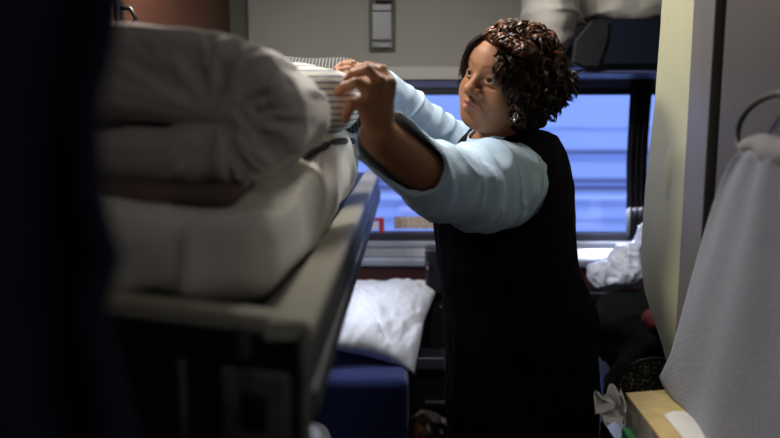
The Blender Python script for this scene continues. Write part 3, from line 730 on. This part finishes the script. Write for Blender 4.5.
# ------------------------------------------------------------------ box, papers and round item at lower right
ZB = .60
vb = thing('side_counter', (.60, 1.6, 0), 'dark counter below the towel at lower right', 'counter')
box('counter_body', (.46, .60, 1.02, 1.60, 0, ZB - .02), M['black'], vb, .006)
box('counter_top', (.452, .602, 1.00, 1.61, ZB - .02, ZB), M['smoke'], vb, .005)
cb = thing('cardboard_box', (.52, 1.4, ZB), 'tan topped box standing on the counter at lower right', 'box')
zt = P(630, 395, 1.52).z
A = P(627, 395, 1.53); B2 = P(663, 391, 1.56)
bxm = [(A.x, A.y), (.592, A.y + .03), (.598, 1.10), (P(695, 440, 1.16).x, 1.10)]
bm = bmesh.new(); prism(bm, bxm, 'z', ZB, zt - .004); frombm('box_body', bm, M['boxside'], cb)
bm = bmesh.new(); prism(bm, [(x + (-.002 if x < .55 else .002), y + (.002 if y > 1.3 else -.002)) for x, y in bxm], 'z', zt - .004, zt); frombm('box_top', bm, M['kraft'], cb)
def pap(u, v):
    q = P(655 + 30 * u, 402 + 20 * v - 3 * u, 1.42 - .10 * v); return Vector((q.x, q.y, zt + .004 + .004 * math.sin(u * 5 + v * 3)))
o = link('paper_slip', sheet(lambda u, v: Vector((.500 + .055 * u, 1.25 + .16 * v + .02 * u, zt + .003 + .004 * math.sin(u * 4) * v)), 14, 14, .001), M['paper'], None, True)
tag(o, 'white paper slip lying on the tan box under the towel', 'paper')
a = P(614, 410, 1.62)
def tfn(u, v):
    c_, e_ = u - .5, v - .5; q = np.array([[u * 3.1, v * 3.1, 2.2]]); n1 = noise(q, 101)[0]; n2 = noise(q, 102)[0]; n3 = noise(q * 2.3, 103)[0]
    return a + Vector((.070 * c_ + .016 * n1 - .02 * e_, .035 * e_ + .020 * n3, .058 * e_ + .020 * n2 + .010 * n3 - .012 * c_))
me = sheet(tfn, 34, 34, .0012)
tis = link('crumpled_tissue', me, M['paper']); tag(tis, 'crumpled white tissue wrapper in front of the tan box', 'tissue')
a2 = P(624, 432, 1.60)
o = box('green_carton', (P(622, 420, 1.50).x, P(622, 420, 1.50).x + .016, 1.28, 1.50, .0, P(621, 427, 1.50).z), M['green'], None, .003); tag(o, 'green carton standing beside the tan box at lower right', 'carton')
# speckled round tray standing on edge
c = P(655, 392, 1.86); c = Vector((c.x, 1.80, c.z - .005))
rt = thing('round_tray', c, 'black speckled round tray standing on edge behind the tan box', 'tray')
rad = .093
c = Vector((.60, 1.78, P(655, 358, 1.78).z - rad))
bm = bmesh.new(); cyl(bm, c + Vector((0, -.006, 0)), c + Vector((0, .006, 0)), rad - .003, 48); frombm('tray_disc', bm, M['speck'], rt, False)
bm = bmesh.new(); tube(bm, [c + Vector((math.cos(t) * rad, -.006, math.sin(t) * rad)) for t in np.linspace(0, 2 * math.pi, 60, endpoint=False)], .005, 8, closed=True); frombm('tray_rim', bm, M['black'], rt, True)
o = box('tray_stand', (.50, .70, 1.72, 1.732, .0, c.z - rad - .004), M['black'], None, .002) if False else box('step_box', (.50, .615, 1.69, 1.86, 0, c.z - rad - .006), M['black'], None, .006)
tag(o, 'black step box on the floor carrying the round speckled tray', 'box')

# ================================================================== the attendant
person = thing('person', (.31, 1.97, 0), 'woman attendant in light blue shirt and long navy vest reaching over the bunk', 'person')
# ---- head frame
HS = 1.03
yaw = R(49); f0 = Vector((-math.sin(yaw), -math.cos(yaw), -.02)).normalized(); up0 = Vector((0, 0, 1)); 
roll = Matrix.Rotation(R(17), 3, f0)          # tips the crown to the picture's right
up = (roll @ (up0 - f0 * f0.dot(up0))).normalized()
if up.x < 0: up = (Matrix.Rotation(R(-17), 3, f0) @ (up0 - f0 * f0.dot(up0))).normalized()
lf = up.cross(f0).normalized()                  # her left, picture right
EYE = P(479.5, 76.5, 1.80); HC = EYE - f0 * (.084 * HS)
HM = np.array([list(lf), list(f0), list(up)]).T
def H(a, b, c): return np.array(HC) + HM @ (np.array([a, b, c]) * HS)
def HE(a, b, c, r, k=.015, op='u', tilt=None):
    return Ell(H(a, b, c), np.array(r) * HS, HM, k, op)
head = [HE(0, -.014, .028, (.076, .096, .080), .02), HE(0, .022, -.028, (.067, .070, .086), .03), HE(0, .062, -.083, (.031, .026, .025), .03)]
for s in (-1, 1):
    head += [Cap(H(s * .057, .004, -.062), H(s * .018, .060, -.088), .029 * HS, .024 * HS, .03), HE(s * .044, .052, -.045, (.029, .026, .032), .03),
             Cap(H(s * .040, .070, .023), H(s * .012, .084, .022), .009 * HS, .008 * HS, .014), HE(s * .078, -.006, -.018, (.010, .018, .030), .006)]
head += [HE(0, .030, -.100, (.048, .048, .026), .03), HE(0, .080, -.061, (.030, .018, .022), .02), HE(0, .066, .045, (.050, .022, .030), .03)]
for s in (-1, 1): head += [HE(s * .032, .098, -.003, (.017, .010, .010), .012, 's')]
for s in (-1, 1):
    head += [HE(s * .031, .0755, -.001, (.0170, .0152, .0135), .005)]
head += [Cap(H(0, .086, .006), H(0, .106, -.026), .0080 * HS, .0120 * HS, .012), HE(0, .108, -.031, (.0155, .0130, .0120), .008)]
for s in (-1, 1):
    head += [HE(s * .0165, .097, -.034, (.0110, .0125, .0100), .006)]
    head += [Cap(H(s * .0240, .101, -.036), H(s * .0360, .090, -.064), .0012, .0010, .012, 's'), HE(s * .0080, .105, -.0440, (.0042, .0050, .0035), .003, 's')]
    head += [Cap(H(s * .014, .0905, -.0155), H(s * .043, .077, -.0165), .0014, .0014, .008, 's')]
    head += [Cap(H(s * .0260, .0870, -.0660), H(s * .004, .1040, -.0560), .0045, .0072, .004), Cap(H(s * .0235, .0870, -.0690), H(0, .1035, -.0715), .0050, .0085, .004)]
    head += [Cap(H(s * .0265, .093, -.0672), H(0, .1120, -.0635), .0012, .0016, .0035, 's')]
    # eye opening
    head += [Cap(H(s * .031 - s * .0100, .0915, -.0010), H(s * .031 + s * .0110, .0870, -.0002), .0052 * HS, .0047 * HS, .002, 's')]
# ---- skeleton
LS = np.array((.262, 1.84, 1.236)); RS = np.array((.145, 2.12, 1.285))
LE = np.array((.062, 1.62, 1.245)); LW = np.array((-.050, 1.435, 1.352))
RE_ = np.array((-.005, 1.96, 1.395)); RW = np.array((-.085, 1.745, 1.475))
TF = Vector((-.86, -.51, 0)).normalized(); TL = Vector((0, 0, 1)).cross(TF)   # torso forward, her left
TM = np.array([list(TL), list(TF), (0, 0, 1)]).T
def TE(c, r, k=.06, op='u'): return Ell(c, r, TM, k, op)
NB = np.array((.240, 1.935, 1.290))
body = list(head)
body += [Cap(H(0, -.022, -.060), NB, .052, .062, .03)]
CH = (.245, 1.975, 1.175); BE = (.262, 1.96, .99); HI = (.305, 1.965, .80)
body += [TE(CH, (.175, .125, .17)), TE(BE, (.165, .15, .17)), TE(HI, (.195, .165, .16)),
         Cap(LS, RS, .055, .055, .05)]
# arms
body += [Cap(LS, LE, .052, .048, .03), Cap(LE, LW, .054, .037, .02), Cap(RS, RE_, .052, .046, .03), Cap(RE_, RW, .044, .030, .02)]
# legs
LH = np.array(HI) + TM @ np.array((.10, 0, -.05)); RH = np.array(HI) + TM @ np.array((-.10, 0, -.05))
feet = []
for hp_, sgn in ((LH, 1), (RH, -1)):
    kn = hp_ + np.array((-.01, 0, -.33)) ; kn[2] = .44; an = np.array((hp_[0] + .01, hp_[1], .09))
    toe = an + np.array(TF) * .14 + np.array((0, 0, -.055))
    body += [Cap(hp_, kn, .088, .058, .04), Cap(kn, an, .055, .036, .02), Cap(an + np.array((0, 0, -.035)), toe, .036, .028, .02)]
    feet.append((hp_, kn, an, toe))
# ---- hands: each finger is a bent chain
def hand(W, knk, fingers, thumb, back_n, r0=.0098):
    """W wrist, knk four knuckles, fingers list of 3 further joints each"""
    out = []
    W = np.array(W)
    for i, kk in enumerate(knk):
        out.append(Cap(W + (np.array(kk) - W) * .18, kk, .0175, .0125, .012))
    for i in range(3):
        out.append(Cap((W * .55 + np.array(knk[i]) * .45), (W * .45 + np.array(knk[i + 1]) * .55), .015, .014, .012))
    for kk, fj in zip(knk, fingers):
        prev = np.array(kk); rr = r0 + .0012
        for j, q in enumerate(fj):
            q = np.array(q); out.append(Cap(prev, q, rr, rr * .90, .004 if j else .007)); prev = q; rr *= .90
    prev = W + (np.array(knk[0]) - W) * .25; rr = .0135
    for j, q in enumerate(thumb):
        q = np.array(q); out.append(Cap(prev, q, rr, rr * .88, .008 if j == 0 else .004)); prev = q; rr *= .86
    return out
def PP(px, py, Y): return np.array(P(px, py, Y))
lk = [PP(391, 82, 1.415), PP(383, 74, 1.42), PP(372, 75, 1.425), PP(363, 84, 1.43)]
lk = [PP(390, 84, 1.405), PP(380, 82, 1.385), PP(369, 90, 1.375), PP(361, 103, 1.38)]
lfing = [[PP(383, 70, 1.425), PP(368, 66, 1.45), PP(357, 70, 1.47)],
         [PP(368, 70, 1.39), PP(353, 74, 1.41), PP(346, 82, 1.43)],
         [PP(356, 83, 1.37), PP(344, 87, 1.385), PP(338, 93, 1.40)],
         [PP(351, 105, 1.375), PP(347, 113, 1.385), PP(346, 120, 1.40)]]
lth = [PP(388, 104, 1.45), PP(376, 88, 1.49), PP(362, 80, 1.51)]
body += hand(LW, lk, lfing, lth, None, .0094)
rk = [PP(356, 79, 1.69), PP(357, 75, 1.71), PP(358, 72, 1.73), PP(361, 70, 1.75)]
rfing = [[PP(347, 76, 1.665), PP(341, 77, 1.65), PP(338, 80, 1.64)],
         [PP(347, 70, 1.68), PP(340, 71, 1.665), PP(336, 74, 1.655)],
         [PP(348, 66, 1.70), PP(341, 66, 1.69), PP(337, 69, 1.68)],
         [PP(352, 64, 1.735), PP(346, 64, 1.725), PP(342, 66, 1.72)]]
rth = [PP(362, 86, 1.68), PP(356, 90, 1.655), PP(351, 91, 1.64)]
body += hand(RW, rk, rfing, rth, None, .0090)
me = mesh_sdf(body, .0027)
V = verts_np(me)
L = (V - np.array(HC)) @ HM / HS
base = np.array([.32, .140, .068])
colr = np.tile(base, (len(V), 1))
def blob(c, r): return np.exp(-(((L - np.array(c)) / np.array(r)) ** 2).sum(1))
hmask = (np.linalg.norm(L, axis=1) < .16)
lips = np.zeros(len(V))
for t in np.linspace(-1, 1, 13):
    lips = np.maximum(lips, blob((t * .022, .103 - .012 * t * t, -.0640 - .003 * t * t), (.0055, .013, .0125 * (1 - .5 * abs(t)))))
lips = np.clip(lips * 1.6 - .25, 0, 1) * hmask
colr = colr * (1 - lips[:, None]) + np.array([.36, .13, .105]) * lips[:, None]
brow = np.zeros(len(V))
for t in np.linspace(0, 1, 11):
    for s in (-1, 1):
        brow = np.maximum(brow, blob((s * (.015 + .033 * t), .088 - .012 * t, .0240 + .0065 * math.sin(t * 2.6)), (.004, .014, .0032)))
brow = np.clip(brow * 1.4 - .2, 0, 1) * hmask * .9
colr = colr * (1 - brow[:, None]) + np.array([.03, .014, .01]) * brow[:, None]
lash = np.zeros(len(V))
for t in np.linspace(-1, 1, 11):
    for s in (-1, 1):
        lash = np.maximum(lash, blob((s * .031 + t * .0125, .089, .0060 - .0030 * t * t), (.0024, .012, .0022)))
        lash = np.maximum(lash, .5 * blob((s * .031 + t * .0115, .089, -.0064 + .0022 * t * t), (.0022, .012, .0012)))
lash = np.clip(lash * 1.3 - .2, 0, 1) * hmask
colr = colr * (1 - .85 * lash[:, None]) + np.array([.015, .008, .006]) * .85 * lash[:, None]
vcol(me, colr)
bd = link('body', me, M['skin'], person)
# eyes
gaze = np.array([.10, .98, .05]); gaze /= np.linalg.norm(gaze)
for s in (-1, 1):
    ec = np.array([s * .031, .0745, -.001]); bm = bmesh.new(); sphere(bm, Vector(H(*ec)), .0136 * HS, 40)
    em = bpy.data.meshes.new('eye'); bm.to_mesh(em); bm.free(); em.shade_smooth()
    dd = (verts_np(em) - np.array(HC)) @ HM / HS - ec; c_ = (dd / np.linalg.norm(dd, axis=1, keepdims=True)) @ gaze
    vcol(em, np.where((c_ > .94)[:, None], [[.003, .002, .002]], np.where((c_ > .80)[:, None], [[.022, .010, .005]], [[.42, .37, .33]])))
    link('eye', em, M['eye'], person)
# earring
bm = bmesh.new(); e0 = P(516, 116, 1.755)
tube(bm, [e0 + Vector((.004 * math.cos(t), -.002 * math.sin(t), .008 * math.sin(t))) for t in np.linspace(0, 6.28, 18, endpoint=False)], .0022, 8, closed=True)
sphere(bm, e0 + Vector((-.003, 0, -.010)), .004, 10); frombm('earring', bm, M['gold'], person, True)

# ---- shirt: yoke plus two rolled-up sleeves
def unit(v): return v / np.linalg.norm(v)
def fold_disp(p):
    o_ = .0035 * noise(p * 12, 111) + .002 * noise(p * 30, 112)
    # folds that ring the near upper arm and fan from the armpit
    ax = unit(LE - LS); t = (p - LS) @ ax
    near = np.exp(-((np.linalg.norm(p - (LS + LE) / 2, axis=1) / .24) ** 4))
    o_ -= near * .011 * np.clip(1 - np.abs(noise(np.stack([t * 13, p[:, 2] * 6 + t * 5, p[:, 1] * 4], 1), 113)) * 4.2, 0, 1)
    o_ -= near * .006 * np.clip(1 - np.abs(noise(np.stack([t * 30, p[:, 2] * 9, p[:, 1] * 9], 1), 117)) * 4.0, 0, 1)
    ax2 = unit(RE_ - RS); t2 = (p - RS) @ ax2
    far = np.exp(-((np.linalg.norm(p - (RS + RE_) / 2, axis=1) / .24) ** 4))
    o_ -= far * .006 * np.clip(1 - np.abs(noise(np.stack([t2 * 18 + p[:, 2] * 12, p[:, 2] * 5, p[:, 0] * 4], 1), 114)) * 4, 0, 1)
    return o_
_a, _b, _c = PP(397, 108, 1.445), PP(362, 138, 1.43), PP(432, 170, 1.525)
cuffC = (_a + _b + _c) / 3; cdir = unit(np.cross(_b - _a, _c - _a)); cdir = cdir if cdir[1] < 0 else -cdir
endC = LE + (LW - LE) * .98; endN = unit(unit(LW - LE) + np.array((-.1, 0, .2)))
rcuffC = RE_ + (RW - RE_) * .72; rdir = unit(RW - RE_)
shirt = [TE((.235, 1.985, 1.17), (.186, .136, .140), .05), Cap(LS, RS, .050, .055, .05),
         Cap(LS, LE + np.array((.01, 0, .0)), .089, .070, .04), Cap(LS * .75 + LE * .25 + np.array((0, 0, -.033)), LS * .4 + LE * .6 + np.array((0, 0, -.024)), .084, .070, .04), Cap(LE, LE + (LW - LE) * 1.05, .068, .059, .04),
         Cap(LS * .5 + LE * .5 + np.array((.02, 0, -.035)), LE + np.array((.03, 0, -.015)), .068, .055, .04),
         Cap(RS, RE_, .070, .056, .04), Cap(RE_, RE_ + (RW - RE_) * .80, .055, .046, .03)]
# open cuff: cut with a plane, hollow out
def plane_cut(c, n, near_c, rad): 
    def f(p):
        d = -(p - c) @ n; return np.maximum(d, np.linalg.norm(p - near_c, axis=1) - rad)
    return f
shirt += [Fn(plane_cut(cuffC, cdir, cuffC + cdir * .08, .15), cuffC + cdir * .08, .15, .002, 's'),
          Fn(plane_cut(endC, endN, endC + endN * .08, .13), endC + endN * .08, .13, .002, 's'),
          Cap(LE + (LW - LE) * .16, LE + (LW - LE) * 1.3, .060, .050, .004, 's'),
          Fn(plane_cut(rcuffC, rdir, rcuffC + rdir * .08, .12), rcuffC + rdir * .08, .12, .002, 's'),
          Cap(RE_ + (RW - RE_) * .2, RE_ + (RW - RE_) * 1.2, .043, .036, .004, 's')]
me = mesh_sdf(shirt, .0042, fold_disp); link('shirt', me, M['shirt'], person)
# collar as a sheet around the neck
def collar(u, v):
    a = R(-150) + u * R(300); dr = Vector((TL.x * math.sin(a) + TF.x * math.cos(a), TL.y * math.sin(a) + TF.y * math.cos(a), 0))
    r = .071 + .016 * v; z = .078 - .060 * v - .050 * math.cos(a) * (.6 + .4 * v)
    return Vector(NB) + dr * r + Vector((-.012, -.01, z - .01))
link('shirt_collar', sheet(lambda u, v: collar(u, v), 60, 8, .003), M['shirt'], person, True)

# ---- vest
ax = unit(LE - LS)
def vest_w(p): return .004 * noise(p * 9, 121) + .0025 * noise(p * 24, 122) - .004 * np.clip(1 - np.abs(noise(p * np.array([14, 14, 3]), 123)) * 5, 0, 1)
vest = [TE((.245, 1.975, 1.165), (.212, .155, .175), .06), Cap(LS + np.array((.03, .02, .025)), RS + np.array((.015, .0, .0)), .080, .074, .05), TE((.258, 1.96, 1.02), (.205, .168, .20), .06),
        TE((.30, 1.965, .83), (.225, .185, .22), .06), TE((.31, 1.965, .68), (.225, .185, .15), .05),
        Ell((.350, 1.995, 1.215), (.078, .13, .135), None, .05), Cap(NB + np.array((.045, -.035, -.005)), LS + np.array((.065, .03, .055)), .042, .040, .03),
        Cap(LS + np.array((-.030, -.045, -.022)), LE, .100, .085, .006, 's'), Cap(RS + ax * 0 + unit(RE_ - RS) * .03, RE_, .086, .07, .006, 's'),
        Cap(NB + np.array(TF) * .02 + np.array((0, 0, .05)), NB + np.array(TF) * .15 + np.array((0, 0, -.10)), .058, .035, .01, 's'),
        TE((.31, 1.965, .58), (.225, .185, .16), .05),
        Fn(lambda p: (p[:, 2] - .52), (.3, 1.96, .4), .5, .01, 's')]
me = mesh_sdf(vest, .0055, vest_w); vo_ = link('vest', me, M['vest'], person)
bm = bmesh.new(); q = P(431, 212, 1.72)
tube(bm, [q + Vector((.010 * math.cos(t), .0, .024 * math.sin(t))) for t in np.linspace(0, 6.28, 22, endpoint=False)], .0018, 7, closed=True)
frombm('key_loop', bm, M['chrome'], person, True)
# ---- trousers and shoes
tr_ = [TE((.305, 1.965, .80), (.205, .172, .14), .05)]
for hp_, kn, an, toe in feet: tr_ += [Cap(hp_, kn, .098, .075, .04), Cap(kn, an + np.array((0, 0, .0)), .072, .062, .02)]
me = mesh_sdf(tr_, .009, wr(9, .006, 131)); link('trousers', me, M['trousers'], person)
for hp_, kn, an, toe in feet:
    me = mesh_sdf([Cap(an + np.array((0, 0, -.042)) - np.array(TF) * .03, toe + np.array((0, 0, .006)), .046, .040, .03), Fn(lambda p: (p[:, 2] - .003) , (an[0], an[1], 0), .3, .002, 's')], .005)
    link('shoe', me, M['shoe'], person)

# ---- hair: dark mass plus coiled locks
rng = random.Random(11)
hm = [HE(0, -.034, .025, (.089, .100, .082), .03), HE(.045, -.045, -.035, (.066, .078, .088), .04), HE(-.050, -.050, -.030, (.050, .066, .078), .04),
      HE(.030, .016, .066, (.064, .052, .030), .02), HE(.082, .018, -.020, (.026, .042, .070), .02),
      HE(-.010, .110, -.030, (.066, .066, .088), .012, 's'), HE(.0, .100, .02, (.050, .034, .036), .012, 's')]
me = mesh_sdf(hm, .005, lambda p: .004 * noise(p * 50, 141) + .003 * noise(p * 90, 142))
V = verts_np(me); vcol(me, np.tile(np.array([.012, .006, .004]), (len(V), 1)) * (1 + .5 * noise(V * 120, 3))[:, None])
hr = link('hair', me, M['hairmass'], person)
HV = []; HF = []; HCc = []; nv_ = [0]
nrng = np.random.default_rng(5)
def nrm(a): return a / (np.linalg.norm(a, axis=-1, keepdims=True) + 1e-9)
gz = HM.T @ np.array([0, 0, -1])       # gravity in head frame
def lock(root, out, length, coil, turns, color, nst=6, spread=.005, r=.0013, fall=.7):
    """root,out in the head frame; the lock leaves along out and falls under gravity, coiling"""
    n = int(14 + turns * 13); q0 = rng.random() * 6.28; sgn = rng.choice((-1, 1))
    d = nrm(np.array(out, float)[None, :] + np.arange(1, n + 1)[:, None] * gz[None, :] * fall / n * 1.6)
    cen = np.array(root, float) + np.cumsum(d, 0) * length / n
    ref = np.array([.2, .9, .3]); u1 = nrm(np.cross(d, ref)); s1 = np.cross(d, u1)
    ph = q0 + nrng.normal(0, .16, nst)[:, None]; cr_ = coil * (1 + nrng.normal(0, .10, nst))[:, None]
    i = np.arange(n)[None, :]; e = np.minimum(1, i / 8) * (1 - .25 * i / n); a = ph + sgn * turns * 6.283 * i / n
    Q = cen[None] + (u1[None] * np.cos(a)[..., None] + s1[None] * np.sin(a)[..., None]) * (cr_ * e)[..., None] + nrng.normal(0, spread * .45, (nst, 1, 3))
    Q = np.array(HC) + (Q * HS) @ HM.T
    T = nrm(np.gradient(Q, axis=1)); U = nrm(np.cross(T, np.array([.3, .5, .8]))); S_ = np.cross(T, U)
    rr = r * nrng.uniform(.8, 1.3, (nst, 1)) * np.clip((n - i) / 6, .15, 1)
    ring = [Q + (U * math.cos(t) + S_ * math.sin(t)) * rr[..., None] for t in (0, 2.094, 4.189)]
    Vv = np.stack(ring, 2).reshape(-1, 3)
    cj = np.clip(np.array(color)[None] * (1 + nrng.normal(0, .22, nst))[:, None], .001, 1)
    HV.append(Vv); HCc.append(np.repeat(cj, n * 3, axis=0))
    b_ = nv_[0] + (np.arange(nst)[:, None, None] * n + np.arange(n - 1)[None, :, None]) * 3; k = np.arange(3)[None, None]; k2 = (k + 1) % 3
    HF.append(np.stack([b_ + k, b_ + k2, b_ + k2 + 3, b_ + k + 3], -1).reshape(-1, 4)); nv_[0] += len(Vv)
count = 0
while count < 420:
    th_, ph_ = rng.uniform(0, 6.283), math.acos(rng.uniform(-.75, 1))
    dv = np.array([math.sin(ph_) * math.cos(th_), math.sin(ph_) * math.sin(th_), math.cos(ph_)])
    # leave the face open
    if dv[1] > .30 and dv[2] < .72 and abs(dv[0] + .22) < .80: continue
    if dv[1] > .62: continue
    root = np.array([0, -.030, .022]) + dv * np.array([.089, .100, .083])
    if dv[2] < 0: root = root + np.array([np.sign(dv[0]) * .004, -.006, 0])
    auburn = rng.random() < (.45 if dv[2] > .1 else .12)
    color = (.15, .052, .016) if auburn and rng.random() < .5 else ((.09, .030, .010) if auburn else (.016, .007, .004))
    tg = np.cross(dv, [rng.gauss(0, 1), rng.gauss(0, 1), rng.gauss(0, 1)]); tg /= np.linalg.norm(tg)
    out = dv * (.25 if dv[2] > .3 else .7) + tg * .8
    if dv[2] > 0: lock(root, out / np.linalg.norm(out), rng.uniform(.030, .050), rng.uniform(.0115, .0180), rng.uniform(1.0, 1.5), color, 10, .0028, .0011, .35)
    else: lock(root, out / np.linalg.norm(out), rng.uniform(.050, .080), rng.uniform(.007, .013), rng.uniform(1.2, 2.0), color, 8, .0035, .0012, .8)
    count += 1
# loose waves hanging over the near temple and beside the cheek
for i in range(44):
    t = rng.random(); root = (.036 + .040 * t, .078 - .045 * t + .008 * rng.random(), .080 - .030 * t - .02 * rng.random())
    lock(root, (.45, .45, -.45), rng.uniform(.055, .085), .008, 1.3, (.020, .009, .005) if i % 4 else (.10, .035, .012), 9, .004, .0011, fall=1.0)
for i in range(34):
    t = rng.random(); root = (.074 + .016 * rng.random(), .050 - .040 * rng.random(), .045 - .085 * t)
    lock(root, (.5, .25, -.6), .060, .010, 1.6, (.022, .009, .005) if i % 4 else (.08, .028, .01), 8, .003, .0012, fall=1.0)
for i in range(30):
    t = rng.random(); root = (-.022 - .048 * t, .080 - .034 * t, .092 - .040 * t)
    lock(root, (-.62, .22, -.50 - .5 * t), rng.uniform(.055, .085), .004, .7, (.020, .009, .005) if i % 3 else (.08, .028, .01), 10, .005, .0010, fall=.9)
# straighter hair swept from the parting over the far temple
for i in range(34):
    t = rng.random(); root = (-.012 - .060 * t, .066 - .028 * t, .104 - .050 * t)
    lock(root, (-.50, .16, -.55 - .5 * t), rng.uniform(.065, .095), .004, .6, (.020, .009, .005) if i % 3 else (.08, .028, .01), 10, .005, .0010, fall=.85)
for i in range(70):
    th_ = rng.uniform(0, 6.283); q = math.sqrt(rng.random()) * .80; dv = np.array([q * math.cos(th_), q * math.sin(th_), math.sqrt(1 - q * q)])
    if dv[1] > .6: continue
    tg = nrm(np.cross(dv, [rng.gauss(0, 1), rng.gauss(0, 1), rng.gauss(0, 1)]))
    lock(np.array([0, -.030, .024]) + dv * np.array([.093, .104, .088]), dv * .2 + tg, .045, rng.uniform(.013, .018), rng.uniform(1.1, 1.6), (.11, .040, .013) if rng.random() < .28 else (.03, .012, .006), 10, .0026, .0012, .3)
for i in range(30):
    t = rng.random(); lock((-.010 + .080 * t, .066 - .016 * t, .100 - .014 * t), (.2 + .6 * t, .55, .15), .040, .011, 1.5, (.15, .052, .016) if rng.random() < .4 else (.022, .009, .005), 9, .0022, .0012, fall=.7)
me = bpy.data.meshes.new('curls'); me.from_pydata(np.concatenate(HV).tolist(), [], np.concatenate(HF).tolist()); me.shade_smooth(); vcol(me, np.concatenate(HCc)); link('curls', me, M['hair'], hr)
